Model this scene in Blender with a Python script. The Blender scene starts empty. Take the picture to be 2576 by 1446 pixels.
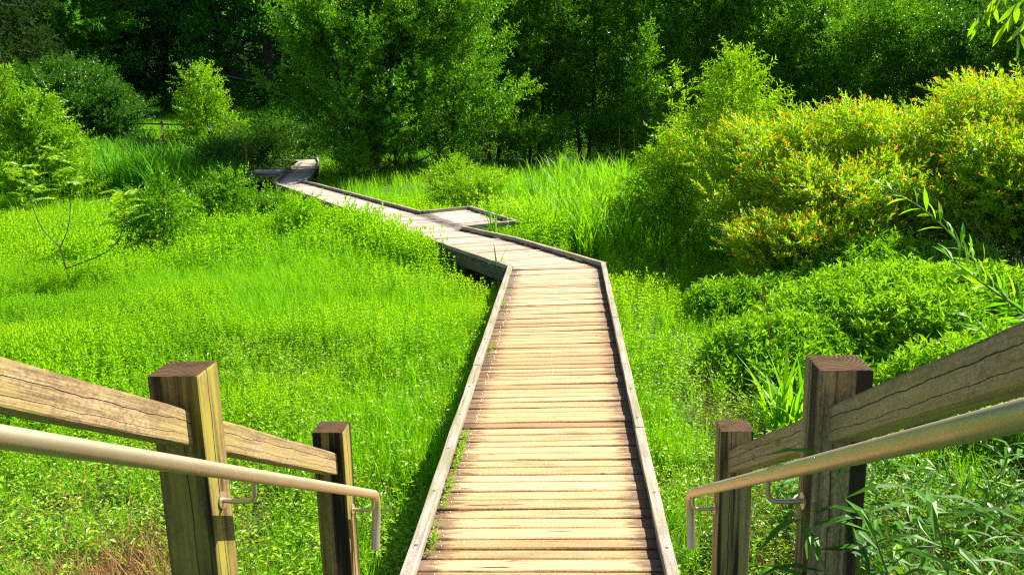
import bpy, bmesh, math
import numpy as np
from mathutils import Vector, Matrix

rng = np.random.default_rng(11)
scene = bpy.context.scene
COL = scene.collection

# ------------------------------------------------------------------ camera
CAM = np.array([0.0, 0.0, 2.3])
FPX = 2159.0                                # focal length in pixels of a 2576 px wide frame
ay = np.array([138, 481, -FPX]); ay /= np.linalg.norm(ay)
dn = np.array([230, -9764, -FPX]); dn -= ay * (dn @ ay); dn /= np.linalg.norm(dn)
RC = np.array([np.cross(ay, -dn), ay, -dn])  # camera -> world
cd = bpy.data.cameras.new('camera')
cam = bpy.data.objects.new('camera', cd); COL.objects.link(cam)
M4 = Matrix([list(RC[i]) + [CAM[i]] for i in range(3)] + [[0, 0, 0, 1]])
cam.matrix_world = M4
cd.sensor_width = 36; cd.lens = 36 * FPX / 2576; cd.clip_start = 0.05; cd.clip_end = 1000
scene.camera = cam

# ------------------------------------------------------------------ light
SUN_EL, SUN_AZ = math.radians(43), math.radians(50)   # azimuth from +Y towards +X
w = bpy.data.worlds.new('World'); scene.world = w; w.use_nodes = True
nt = w.node_tree; bg = nt.nodes['Background']
sky = nt.nodes.new('ShaderNodeTexSky'); sky.sky_type = 'NISHITA'; sky.sun_disc = False
sky.sun_elevation = SUN_EL; sky.sun_rotation = SUN_AZ
nt.links.new(sky.outputs[0], bg.inputs[0]); bg.inputs[1].default_value = 0.06
sd = Vector((math.sin(SUN_AZ) * math.cos(SUN_EL), math.cos(SUN_AZ) * math.cos(SUN_EL), math.sin(SUN_EL)))
sl = bpy.data.lights.new('sun', 'SUN'); sl.energy = 5.0; sl.angle = math.radians(0.5); sl.color = (1.0, 0.95, 0.84)
so = bpy.data.objects.new('sun', sl); COL.objects.link(so)
so.rotation_euler = sd.to_track_quat('Z', 'Y').to_euler(); so.location = (10, 5, 30)
scene.view_settings.view_transform = 'Standard'; scene.view_settings.look = 'None'
scene.view_settings.gamma = 1.0; scene.view_settings.exposure = 1.45
scene.cycles.use_denoising = False; scene.cycles.pixel_filter_type = 'BLACKMAN_HARRIS'; scene.cycles.filter_width = 1.25; scene.cycles.sample_clamp_indirect = 4
scene.cycles.max_bounces = 7; scene.cycles.diffuse_bounces = 4; scene.cycles.glossy_bounces = 2
scene.cycles.transmission_bounces = 5; scene.cycles.transparent_max_bounces = 4

# ------------------------------------------------------------------ placing helpers
def ray(x, y):
    return RC @ np.array([x - 1288, 723 - y, -FPX])
def at(x, y, z):                             # ground point seen at a picture position
    r = ray(x, y); return CAM + r * ((z - CAM[2]) / r[2])
def aty(x, y, Y):                            # point at forward distance Y
    r = ray(x, y); return CAM + r * (Y / r[1])

class Noise:
    def __init__(s, seed):
        s.g = np.random.default_rng(seed).random((256, 256))
    def __call__(s, x, y):
        x = np.asarray(x, float) + 1000.3; y = np.asarray(y, float) + 1000.7
        i = np.floor(x).astype(int); j = np.floor(y).astype(int); fx = x - i; fy = y - j
        fx = fx * fx * (3 - 2 * fx); fy = fy * fy * (3 - 2 * fy)
        g = lambda a, b: s.g[a % 256, b % 256]
        return (g(i, j) * (1 - fx) + g(i + 1, j) * fx) * (1 - fy) + (g(i, j + 1) * (1 - fx) + g(i + 1, j + 1) * fx) * fy
n1, n2, n3 = Noise(1), Noise(2), Noise(3)
def sstep(t): t = np.clip(t, 0, 1); return t * t * (3 - 2 * t)
def height(x, y):
    x = np.asarray(x, float); y = np.asarray(y, float)
    h = -0.45 + 0.26 * (n1(x * .35, y * .35) - .5) + 0.06 * (n2(x * 1.3, y * 1.3) - .5)
    h = h + 0.85 * sstep((5.2 - y) / 4.0) * sstep((x - .85) / 1.0)
    h = h + 0.35 * sstep((4.2 - y) / 3.0) * sstep((-x - 1.2) / 1.0)
    h = h + 16 * sstep((y - 52) / 75) + 1.2 * sstep((y - 38) / 14) * sstep((-x - 10) / 12)
    return h

# ------------------------------------------------------------------ materials
def mat(name):
    m = bpy.data.materials.new(name); m.use_nodes = True
    return m, m.node_tree.nodes, m.node_tree.links, m.node_tree.nodes['Principled BSDF']
def ramp(N, stops, interp='LINEAR'):
    r = N.new('ShaderNodeValToRGB'); e = r.color_ramp.elements; r.color_ramp.interpolation = interp
    while len(e) < len(stops): e.new(0.5)
    for k, (p, c) in zip(e, stops): k.position = p; k.color = (*c, 1) if len(c) == 3 else c
    return r
def mixc(N, L, fac, a, b, mode='MIX'):
    m = N.new('ShaderNodeMix'); m.data_type = 'RGBA'; m.blend_type = mode
    for s, v in ((0, fac), (6, a), (7, b)):
        if hasattr(v, 'default_value') or hasattr(v, 'is_linked'): L.new(v, m.inputs[s])
        elif isinstance(v, tuple): m.inputs[s].default_value = (*v, 1) if len(v) == 3 else v
        else: m.inputs[s].default_value = v
    return m.outputs[2]
def mathn(N, L, op, a, b=0.0, c=None, clamp=False):
    m = N.new('ShaderNodeMath'); m.operation = op; m.use_clamp = clamp
    for s, v in ((0, a), (1, b), (2, c)):
        if v is None: continue
        if hasattr(v, 'is_linked'): L.new(v, m.inputs[s])
        else: m.inputs[s].default_value = v
    return m.outputs[0]
def noise(N, L, vec, scale, detail=3, rough=.55, dist=0.0):
    n = N.new('ShaderNodeTexNoise'); n.inputs['Scale'].default_value = scale
    n.inputs['Detail'].default_value = detail; n.inputs['Roughness'].default_value = rough; n.inputs['Distortion'].default_value = dist
    if vec is not None: L.new(vec, n.inputs['Vector'])
    return n.outputs['Fac']
def mapping(N, L, src, sc):
    m = N.new('ShaderNodeMapping'); L.new(src, m.inputs[0]); m.inputs['Scale'].default_value = sc
    return m.outputs[0]

def leaf_mat(name, dark, mid, light, tip=None, trans=.45, rough=.42, spec=.4, dry=None, dry_amt=0.0, tr_tint=(1.25, 1.15, .45)):
    m, N, L, P = mat(name)
    a = N.new('ShaderNodeAttribute'); a.attribute_name = 'rnd'
    t = N.new('ShaderNodeAttribute'); t.attribute_name = 'tip'
    c = ramp(N, [(0, dark), (.5, mid), (1, light)]); L.new(a.outputs['Fac'], c.inputs[0]); col = c.outputs[0]
    geo = N.new('ShaderNodeNewGeometry')
    if dry:
        f = noise(N, L, geo.outputs['Position'], .55, 3)
        f = mathn(N, L, 'MULTIPLY_ADD', f, 3.0, -1.65 + dry_amt, clamp=True)
        col = mixc(N, L, f, col, dry)
    if tip:
        col = mixc(N, L, t.outputs['Fac'], col, tip)
    L.new(col, P.inputs['Base Color']); P.inputs['Roughness'].default_value = rough
    P.inputs['Specular IOR Level'].default_value = spec
    tr = N.new('ShaderNodeBsdfTranslucent')
    tc = mixc(N, L, 1.0, col, tr_tint, 'MULTIPLY'); L.new(tc, tr.inputs[0])
    mx = N.new('ShaderNodeMixShader'); mx.inputs[0].default_value = trans
    L.new(P.outputs[0], mx.inputs[1]); L.new(tr.outputs[0], mx.inputs[2])
    L.new(mx.outputs[0], N['Material Output'].inputs[0])
    return m

def bark_mat(name, a, b):
    m, N, L, P = mat(name)
    tc = N.new('ShaderNodeTexCoord')
    v = mapping(N, L, tc.outputs['Object'], (9, 9, 2.5))
    f = noise(N, L, v, 2.0, 5)
    r = ramp(N, [(.3, a), (.7, b)]); L.new(f, r.inputs[0]); L.new(r.outputs[0], P.inputs['Base Color'])
    P.inputs['Roughness'].default_value = .9
    return m

def wood_mat(name, light, mid, dark, moss=None, crack=None, grain=(45, 45, 1.6), dark_amt=0.0, uv=False, ends=False, streaks=False, top_dark=False):
    m, N, L, P = mat(name)
    tc = N.new('ShaderNodeTexCoord'); oi = N.new('ShaderNodeObjectInfo')
    src = tc.outputs['UV'] if uv else tc.outputs['Object']
    if not uv:
        ad = N.new('ShaderNodeVectorMath'); ad.operation = 'ADD'; L.new(src, ad.inputs[0])
        cb = N.new('ShaderNodeCombineXYZ'); rr = mathn(N, L, 'MULTIPLY', oi.outputs['Random'], 13.0)
        L.new(rr, cb.inputs[2]); L.new(cb.outputs[0], ad.inputs[1]); src2 = ad.outputs[0]
    else: src2 = src
    vg = mapping(N, L, src2, grain)
    g1 = noise(N, L, vg, 1.0, 5, .6, .3)
    g2 = noise(N, L, mapping(N, L, src2, tuple(x * 3.2 for x in grain)), 1.0, 3, .6)
    bl = noise(N, L, mapping(N, L, src2, (5, 5, 2.2) if not uv else (2.2, 9, 1)), 1.0, 4, .6)
    g = mathn(N, L, 'ADD', mathn(N, L, 'MULTIPLY', g1, .65), mathn(N, L, 'MULTIPLY', g2, .35))
    r = ramp(N, [(.28 + dark_amt, dark), (.44 + dark_amt * .6, mid), (.62, light)]); L.new(g, r.inputs[0]); col = r.outputs[0]
    b2 = mathn(N, L, 'MULTIPLY_ADD', bl, 4.0, -2.15 + dark_amt * 3, clamp=True)
    col = mixc(N, L, b2, col, mixc(N, L, .68, col, dark))
    spk = noise(N, L, mapping(N, L, src2, (160, 160, 90) if not uv else (60, 170, 1)), 1.0, 4, .7)
    col = mixc(N, L, .8, col, mixc(N, L, mathn(N, L, 'MULTIPLY_ADD', spk, 3.2, -1.1, clamp=True), (.42, .40, .38), (1.22, 1.2, 1.15)), 'MULTIPLY')
    if moss:
        mm = noise(N, L, mapping(N, L, src2, (7, 7, 2)), 1.3, 4)
        col = mixc(N, L, mathn(N, L, 'MULTIPLY_ADD', mm, 3.6, -1.5, clamp=True), col, moss)
    if top_dark:
        sxx = N.new('ShaderNodeSeparateXYZ'); L.new(tc.outputs['Object'], sxx.inputs[0])
        td = mathn(N, L, 'ADD', mathn(N, L, 'MULTIPLY_ADD', sxx.outputs[0], 22.0, -.35), mathn(N, L, 'MULTIPLY_ADD', noise(N, L, mapping(N, L, src2, (30, 30, 4)), 1.0, 5, .65), 4.0, -2.0), clamp=True)
        col = mixc(N, L, mathn(N, L, 'MULTIPLY', td, .75), col, dark)
    if top_dark:                              # knots
        kn = N.new('ShaderNodeTexVoronoi'); L.new(mapping(N, L, src2, (9, 9, 2.6)), kn.inputs[0]); kn.inputs['Scale'].default_value = 1.0
        kd = kn.outputs['Distance']
        rg = mathn(N, L, 'MULTIPLY_ADD', mathn(N, L, 'SINE', mathn(N, L, 'MULTIPLY', kd, 120)), .35, .5)
        km = mathn(N, L, 'MULTIPLY_ADD', kd, -22.0, 2.6, clamp=True)
        col = mixc(N, L, mathn(N, L, 'MULTIPLY', km, rg), col, (.09, .045, .02))
    if streaks:                               # long black weather stains running down the post
        s = noise(N, L, mapping(N, L, src2, (26, 26, .9)), 1.0, 3, .5)
        col = mixc(N, L, mathn(N, L, 'MULTIPLY_ADD', s, 9.0, -4.5, clamp=True), col, tuple(x * .3 for x in dark))
    height_in = mathn(N, L, 'ADD', g, mathn(N, L, 'MULTIPLY', spk, .35))
    if ends:
        e = N.new('ShaderNodeAttribute'); e.attribute_name = 'ed'
        rp = N.new('ShaderNodeAttribute'); rp.attribute_name = 'rnd'
        # dirt that has gathered along the kerbs
        en = noise(N, L, mapping(N, L, src2, (6, 30, 1)), 1.0, 4)
        d = mathn(N, L, 'SUBTRACT', mathn(N, L, 'MULTIPLY_ADD', en, .42, .02), e.outputs['Fac'])
        d = mathn(N, L, 'MULTIPLY', d, 9.0, clamp=True)
        col = mixc(N, L, mathn(N, L, 'MULTIPLY', d, .8), col, (.085, .05, .035))
        # one tone per plank
        tone = ramp(N, [(0, (.62, .55, .48)), (.35, (.9, .86, .8)), (.65, (1, .98, .94)), (1, (1.15, 1.16, 1.16))]); L.new(rp.outputs['Fac'], tone.inputs[0])
        col = mixc(N, L, 1.0, col, tone.outputs[0], 'MULTIPLY')
        ol = N.new('ShaderNodeAttribute'); ol.attribute_name = 'far_grey'
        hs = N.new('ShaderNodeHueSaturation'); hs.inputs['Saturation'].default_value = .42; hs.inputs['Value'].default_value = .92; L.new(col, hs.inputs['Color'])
        col = mixc(N, L, ol.outputs['Fac'], col, hs.outputs[0])  # planks turn greyer further along the walk
        # rotten splits
        sp = noise(N, L, mapping(N, L, src2, (1.3, 26, 1)), 1.0, 4, .6)
        sp = mathn(N, L, 'MULTIPLY_ADD', sp, 22.0, -14.0, clamp=True)
        col = mixc(N, L, sp, col, (.035, .015, .01))
        kn = N.new('ShaderNodeTexVoronoi'); L.new(mapping(N, L, src2, (5, 13, 1)), kn.inputs[0]); kn.inputs['Scale'].default_value = 1.0
        kk = mathn(N, L, 'LESS_THAN', kn.outputs['Distance'], .075)
        col = mixc(N, L, mathn(N, L, 'MULTIPLY', kk, .65), col, (.2, .08, .03))
        height_in = mathn(N, L, 'SUBTRACT', g, sp)
    if crack is not None:                     # drying cracks that run the length of the timber
        sx = N.new('ShaderNodeSeparateXYZ'); L.new(tc.outputs['Object'], sx.inputs[0])
        wz = N.new('ShaderNodeCombineXYZ'); L.new(sx.outputs[2], wz.inputs[2])
        wob = mathn(N, L, 'MULTIPLY_ADD', noise(N, L, wz.outputs[0], 5.0, 4), .028, -.014)
        tot = None
        for ax, c, wd in crack:
            q = mathn(N, L, 'ABSOLUTE', mathn(N, L, 'SUBTRACT', mathn(N, L, 'SUBTRACT', sx.outputs[ax], wob), c))
            q = mathn(N, L, 'SUBTRACT', 1.0, mathn(N, L, 'DIVIDE', q, wd), clamp=True)
            tot = q if tot is None else mathn(N, L, 'MAXIMUM', tot, q)
        brk = mathn(N, L, 'MULTIPLY_ADD', noise(N, L, wz.outputs[0], 3.1, 2), 6, -2.0, clamp=True)
        tot = mathn(N, L, 'MULTIPLY', tot, brk)
        col = mixc(N, L, tot, col, (.01, .007, .004))
        height_in = mathn(N, L, 'SUBTRACT', g, mathn(N, L, 'MULTIPLY', tot, 2.0))
    L.new(col, P.inputs['Base Color']); P.inputs['Roughness'].default_value = .82; P.inputs['Specular IOR Level'].default_value = .25
    bp = N.new('ShaderNodeBump'); bp.inputs['Strength'].default_value = .8; bp.inputs['Distance'].default_value = .005
    L.new(height_in, bp.inputs['Height']); L.new(bp.outputs[0], P.inputs['Normal'])
    return m

def endgrain_mat(name, cx, cy):
    m, N, L, P = mat(name)
    tc = N.new('ShaderNodeTexCoord'); sx = N.new('ShaderNodeSeparateXYZ'); L.new(tc.outputs['Object'], sx.inputs[0])
    dx = mathn(N, L, 'SUBTRACT', sx.outputs[0], cx); dy = mathn(N, L, 'SUBTRACT', sx.outputs[1], cy)
    d = mathn(N, L, 'SQRT', mathn(N, L, 'ADD', mathn(N, L, 'MULTIPLY', dx, dx), mathn(N, L, 'MULTIPLY', dy, dy)))
    nz = noise(N, L, tc.outputs['Object'], 30, 3)
    ph = mathn(N, L, 'ADD', mathn(N, L, 'MULTIPLY', d, 620), mathn(N, L, 'MULTIPLY', nz, 6))
    s = mathn(N, L, 'MULTIPLY_ADD', mathn(N, L, 'SINE', ph), .5, .5)
    blot = noise(N, L, tc.outputs['Object'], 22, 4)
    c1 = mixc(N, L, s, (.05, .028, .014), (.12, .07, .04))
    col = mixc(N, L, mathn(N, L, 'MULTIPLY_ADD', blot, 5, -2.5, clamp=True), c1, (.035, .035, .012))
    L.new(col, P.inputs['Base Color']); P.inputs['Roughness'].default_value = .95; P.inputs['Specular IOR Level'].default_value = .05
    bp = N.new('ShaderNodeBump'); bp.inputs['Strength'].default_value = .4; bp.inputs['Distance'].default_value = .003
    L.new(mathn(N, L, 'ADD', s, blot), bp.inputs['Height']); L.new(bp.outputs[0], P.inputs['Normal'])
    return m

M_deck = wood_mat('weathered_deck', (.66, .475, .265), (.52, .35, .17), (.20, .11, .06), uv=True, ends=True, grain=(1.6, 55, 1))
M_curb = wood_mat('grey_kerb_timber', (.48, .43, .36), (.34, .29, .235), (.10, .075, .055), moss=(.20, .19, .09), grain=(42, 42, 1.4), dark_amt=.03)
M_under = wood_mat('dark_under_timber', (.2, .17, .12), (.12, .1, .07), (.05, .04, .03))
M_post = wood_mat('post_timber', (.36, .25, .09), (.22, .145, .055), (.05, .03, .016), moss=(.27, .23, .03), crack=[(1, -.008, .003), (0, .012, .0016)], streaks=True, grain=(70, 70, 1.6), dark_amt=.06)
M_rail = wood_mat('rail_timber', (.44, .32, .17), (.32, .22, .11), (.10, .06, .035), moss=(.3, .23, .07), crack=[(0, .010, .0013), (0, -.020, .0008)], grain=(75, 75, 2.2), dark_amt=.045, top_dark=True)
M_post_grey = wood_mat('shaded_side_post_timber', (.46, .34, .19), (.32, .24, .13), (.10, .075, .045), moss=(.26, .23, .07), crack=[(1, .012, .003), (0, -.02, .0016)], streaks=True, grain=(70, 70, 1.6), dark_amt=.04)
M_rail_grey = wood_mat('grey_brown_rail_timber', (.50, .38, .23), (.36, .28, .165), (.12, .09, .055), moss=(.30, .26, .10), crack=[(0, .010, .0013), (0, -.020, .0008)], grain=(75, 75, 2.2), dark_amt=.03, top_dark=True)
M_end = endgrain_mat('post_end_grain', -.03, .05)
m, N, L, P = mat('brushed_steel'); P.inputs['Metallic'].default_value = 1.0
tc = N.new('ShaderNodeTexCoord'); f = noise(N, L, mapping(N, L, tc.outputs['Object'], (9, 9, 9)), 1.0, 2)
r = ramp(N, [(.3, (.55, .44, .31)), (.7, (.62, .50, .36))]); L.new(f, r.inputs[0]); L.new(r.outputs[0], P.inputs['Base Color'])
P.inputs['Roughness'].default_value = .47; P.inputs['Metallic'].default_value = .9; M_steel = m
m, N, L, P = mat('nail_steel'); P.inputs['Metallic'].default_value = .8; P.inputs['Base Color'].default_value = (.4, .38, .35, 1); P.inputs['Roughness'].default_value = .35; M_nail = m
m, N, L, P = mat('bolt_plug'); P.inputs['Base Color'].default_value = (.10, .075, .055, 1); P.inputs['Roughness'].default_value = .8; M_bolt = m

m, N, L, P = mat('marsh_soil'); geo = N.new('ShaderNodeNewGeometry')
f = noise(N, L, geo.outputs['Position'], 3.0, 6); r = ramp(N, [(.35, (.012, .03, .004)), (.55, (.03, .09, .005)), (.7, (.06, .13, .01))])
L.new(f, r.inputs[0]); L.new(r.outputs[0], P.inputs['Base Color']); P.inputs['Roughness'].default_value = .9; M_soil = m
m, N, L, P = mat('wet_mud'); P.inputs['Base Color'].default_value = (.012, .012, .008, 1); P.inputs['Roughness'].default_value = .15; M_mud = m

M_herb = leaf_mat('meadow_leaf', (.10, .32, .002), (.20, .47, .003), (.34, .58, .006), dry=(.34, .38, .01), dry_amt=-.25, trans=.5, spec=.15, rough=.5)
M_fine = leaf_mat('fine_grass', (.10, .35, .002), (.18, .47, .003), (.27, .56, .006), trans=.52, rough=.5, spec=.25)
M_creep = leaf_mat('creeping_leaf', (.13, .32, .004), (.23, .44, .006), (.40, .52, .02), dry=(.40, .24, .05), dry_amt=-.25, trans=.45)
M_blade = leaf_mat('reed_blade', (.04, .20, .006), (.09, .33, .010), (.19, .47, .02), trans=.48, rough=.5, spec=.15)
M_bladeb = leaf_mat('bright_blade', (.08, .30, .004), (.17, .45, .006), (.29, .55, .012), trans=.5, rough=.45, spec=.2)  # brighter green for irises, shoots and the right hand reeds
M_dry = leaf_mat('dry_stalk', (.24, .13, .05), (.38, .22, .09), (.55, .36, .16), trans=.2, rough=.8, spec=.1, tr_tint=(1, 1, 1))
M_plume = leaf_mat('reed_plume', (.30, .19, .09), (.42, .28, .14), (.52, .38, .22), trans=.3, rough=.9, spec=.05, tr_tint=(1, 1, 1))
M_sasa = leaf_mat('bamboo_grass_leaf', (.03, .12, .004), (.08, .25, .006), (.18, .38, .015), dry=(.40, .34, .06), dry_amt=-.6, trans=.42, rough=.45, spec=.3)
M_alder = leaf_mat('alder_leaf', (.03, .13, .003), (.095, .285, .004), (.26, .50, .008), trans=.47, rough=.38, spec=.35)
M_bright = leaf_mat('bright_leaf', (.10, .28, .003), (.20, .42, .004), (.33, .54, .010), trans=.5, rough=.38, spec=.35)
M_deep = leaf_mat('deep_green_leaf', (.02, .09, .003), (.05, .18, .004), (.12, .29, .008), trans=.42, rough=.38, spec=.35)
M_forest = leaf_mat('forest_leaf', (.025, .13, .012), (.06, .24, .020), (.12, .34, .028), trans=.5, rough=.55, spec=.25)
M_forestb = leaf_mat('light_forest_leaf', (.04, .18, .012), (.08, .28, .018), (.14, .36, .022), trans=.5, rough=.5, spec=.3)
M_conif = leaf_mat('conifer_leaf', (.02, .06, .014), (.035, .09, .018), (.05, .12, .02), trans=.3, rough=.7, spec=.15)
M_orange = leaf_mat('orange_tipped_leaf', (.07, .24, .003), (.24, .47, .005), (.48, .64, .010), tip=(.98, .30, .04), trans=.48, rough=.4, spec=.3)
M_mound = leaf_mat('mound_leaf', (.08, .26, .004), (.18, .42, .008), (.34, .57, .02), trans=.47, rough=.4, spec=.3)
M_sumac = leaf_mat('sumac_leaf', (.12, .32, .01), (.24, .46, .012), (.42, .56, .02), trans=.5, rough=.4, spec=.4)
M_bark = bark_mat('dark_bark', (.03, .022, .015), (.10, .075, .05))
M_barkl = bark_mat('pale_bark', (.12, .09, .06), (.24, .19, .13))
M_twig = bark_mat('dead_twig', (.16, .11, .08), (.34, .26, .2))
M_stem = bark_mat('green_stem', (.06, .13, .015), (.12, .22, .03))

# ------------------------------------------------------------------ mesh helpers
def link(o, parent=None, label=None, cat=None, group=None, kind=None):
    COL.objects.link(o)
    if parent is not None: o.parent = parent
    if label: o['label'] = label
    if cat: o['category'] = cat
    if group: o['group'] = group
    if kind: o['kind'] = kind
    return o
def thing(name, loc, label, cat, group=None):
    o = bpy.data.objects.new(name, None); o.location = loc; o.empty_display_size = .2
    return link(o, None, label, cat, group)

class T:                                     # triangle soup with per vertex 'rnd', 'tip' and a material index per face
    def __init__(s): s.V = []; s.F = []; s.R = []; s.P = []; s.M = []; s.n = 0
    def add(s, V, F, r=0.0, p=0.0, m=0):
        V = np.asarray(V, float).reshape(-1, 3); F = np.asarray(F, int).reshape(-1, 3)
        s.V.append(V); s.F.append(F + s.n); k = len(V)
        s.R.append(np.broadcast_to(np.asarray(r, float), (k,))); s.P.append(np.broadcast_to(np.asarray(p, float), (k,)))
        s.M.append(np.broadcast_to(np.asarray(m, int), (len(F),))); s.n += k
        return s
    def pack(s):
        if len(s.V) > 1:
            s.V = [np.concatenate(s.V)]; s.F = [np.concatenate(s.F)]; s.R = [np.concatenate(s.R)]; s.P = [np.concatenate(s.P)]; s.M = [np.concatenate(s.M)]
        return s
    def stamp(s, t, pos, mats, rnd, tipk=1.0):
        t.pack(); n = len(pos)
        if n == 0: return s
        V = np.einsum('nij,vj->nvi', mats, t.V[0]) + pos[:, None, :]; k = len(t.V[0])
        F = (t.F[0][None] + (np.arange(n) * k)[:, None, None]).reshape(-1, 3)
        r = np.clip(.55 * t.R[0][None, :] + .45 * rnd[:, None] + .12 * (((t.R[0][None, :] * 7.3 + rnd[:, None] * 9.1) % 1) - .5), 0, 1)
        p = np.broadcast_to(t.P[0][None, :] * np.asarray(tipk).reshape(-1, 1), (n, k))
        s.add(V.reshape(-1, 3), F, r.reshape(-1), p.reshape(-1), np.tile(t.M[0], n))
        return s
    def mesh(s, name, mats, origin=(0, 0, 0), smooth=False):
        s.pack(); V = (s.V[0] - np.asarray(origin)).astype(np.float32); F = s.F[0].astype(np.int32)
        me = bpy.data.meshes.new(name); me.vertices.add(len(V)); me.vertices.foreach_set('co', V.ravel())
        me.loops.add(F.size); me.loops.foreach_set('vertex_index', F.ravel())
        me.polygons.add(len(F)); me.polygons.foreach_set('loop_start', np.arange(0, F.size, 3, dtype=np.int32))
        for mm in mats: me.materials.append(mm)
        if len(mats) > 1: me.polygons.foreach_set('material_index', s.M[0].astype(np.int32))
        me.polygons.foreach_set('use_smooth', np.full(len(F), smooth))
        for nm, d in (('rnd', s.R[0]), ('tip', s.P[0])):
            a = me.attributes.new(nm, 'FLOAT', 'POINT'); a.data.foreach_set('value', d.astype(np.float32))
        me.update(calc_edges=True)
        return me
    def obj(s, name, mats, parent=None, origin=(0, 0, 0), smooth=False, **kw):
        return link(bpy.data.objects.new(name, s.mesh(name, mats, origin, smooth)), parent, **kw)

def unit(v): v = np.asarray(v, float); return v / (np.linalg.norm(v, axis=-1, keepdims=True) + 1e-9)
def frames(d, roll, scale=1.0):               # columns x, y, z with z along d
    d = unit(d); up = np.where(np.abs(d[:, 2:3]) > .95, np.array([[1., 0, 0]]), np.array([[0, 0, 1.]]))
    x = unit(np.cross(up, d)); y = np.cross(d, x)
    c, s_ = np.cos(roll)[:, None], np.sin(roll)[:, None]
    x2 = x * c + y * s_; y2 = np.cross(d, x2)
    return np.stack([x2, y2, d], -1) * np.asarray(scale, float).reshape(-1, 1, 1)
def leaf(t, base, a, n, Ln, W, r, tip=0., droop=.15, fold=.12, m=0, fine=False):
    a = unit(a); n = unit(np.asarray(n) - a * np.dot(n, a)); s_ = np.cross(a, n); b = np.asarray(base, float)
    Lf = b + a * Ln * .42 + s_ * W / 2 + n * W * fold; Rt = b + a * Ln * .42 - s_ * W / 2 + n * W * fold
    tp = b + a * Ln - n * Ln * droop
    if fine:
        mid = b + a * Ln * .5 + n * Ln * .02
        L2 = b + a * Ln * .72 + s_ * W * .36 + n * (W * fold * .8 - Ln * droop * .35); R2 = b + a * Ln * .72 - s_ * W * .36 + n * (W * fold * .8 - Ln * droop * .35)
        t.add([b, Lf, Rt, mid, L2, R2, tp], [[0, 3, 1], [0, 2, 3], [1, 3, 4], [3, 2, 5], [4, 3, 6], [3, 5, 6]], r, tip, m)
    else:
        t.add([b, Lf, Rt, tp], [[0, 3, 1], [0, 2, 3]], r, tip, m)
def tube(t, pts, rad, n=6, m=0, r=.5):
    pts = np.asarray(pts, float); rad = np.broadcast_to(np.asarray(rad, float), (len(pts),))
    d = unit(np.gradient(pts, axis=0)); ref = np.array([.13, .97, .21]) if abs(d[0][1]) < .8 else np.array([.97, .13, .21])
    V = []
    for p, dd, q in zip(pts, d, rad):
        x = unit(np.cross(dd, ref)); y = np.cross(dd, x)
        for k in range(n):
            an = 2 * math.pi * k / n; V.append(p + q * (x * math.cos(an) + y * math.sin(an)))
    F = []
    for i in range(len(pts) - 1):
        for k in range(n):
            a0, a1 = i * n + k, i * n + (k + 1) % n; F += [[a0, a1, a0 + n], [a1, a1 + n, a0 + n]]
    V += [pts[0], pts[-1]]; c0, c1 = len(V) - 2, len(V) - 1
    for k in range(n):
        F += [[c0, (k + 1) % n, k], [c1, (len(pts) - 1) * n + k, (len(pts) - 1) * n + (k + 1) % n]]
    t.add(V, F, r, 0, m)
def blade(t, base, az, Ln, W, lean, curve, r, m=0, seg=4, tw=0.0):   # a grass blade, arching
    p = np.array(base, float); side = np.array([-math.sin(az + tw), math.cos(az + tw), 0]); V = []; F = []
    an = lean
    for i in range(seg + 1):
        s_ = i / seg; wd = W * (1 - s_ ** 2.2) * (.6 + .4 * min(1, s_ * 4)) * .5
        if i == seg: V.append(p.copy())
        else: V += [p - side * wd, p + side * wd]
        p = p + np.array([math.cos(az) * math.sin(an), math.sin(az) * math.sin(an), math.cos(an)]) * Ln / seg
        an += curve / seg
    for i in range(seg - 1): F += [[2 * i, 2 * i + 1, 2 * i + 2], [2 * i + 1, 2 * i + 3, 2 * i + 2]]
    F.append([2 * seg - 2, 2 * seg - 1, 2 * seg]); t.add(V, F, r, 0, m)

# ------------------------------------------------------------------ plant templates (leaf slot 0, stem slot 1)
def spray(n=12, Ln=.5, lf=.1, lw=.04, spread=.9, droop=.2, tipn=0, jit=.35, flat=False):
    t = T(); 
    for i in range(n):
        s_ = (i + .6) / n; az = i * 2.4 + rng.normal(0, .3)
        if flat: az = (0 if i % 2 else math.pi) + rng.normal(0, .35)
        sp = spread * (1.0 - .45 * s_)
        a = np.array([math.cos(az) * math.sin(sp), math.sin(az) * math.sin(sp), math.cos(sp)]) + rng.normal(0, jit * .4, 3)
        nn = np.array([0, 0, 1.]) * .6 + (np.array([0, 1., 0]) if flat else -np.array([math.cos(az), math.sin(az), 0])) * .8 + rng.normal(0, jit, 3)
        b = np.array([0, 0, s_ * Ln]) + rng.normal(0, .03 * Ln, 3)
        k = rng.uniform(.75, 1.2) * (1 - .25 * s_)
        leaf(t, b, a, nn, lf * k, lw * k, rng.random(), tip=(rng.uniform(.0, 1) ** 1.3 if i >= n - tipn else 0), droop=droop)
    t.add([[0, 0, 0], [.006, .0, 0], [0, 0, Ln * .9]], [[0, 1, 2]], .3, 0, 0)
    return t.pack()
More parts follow.
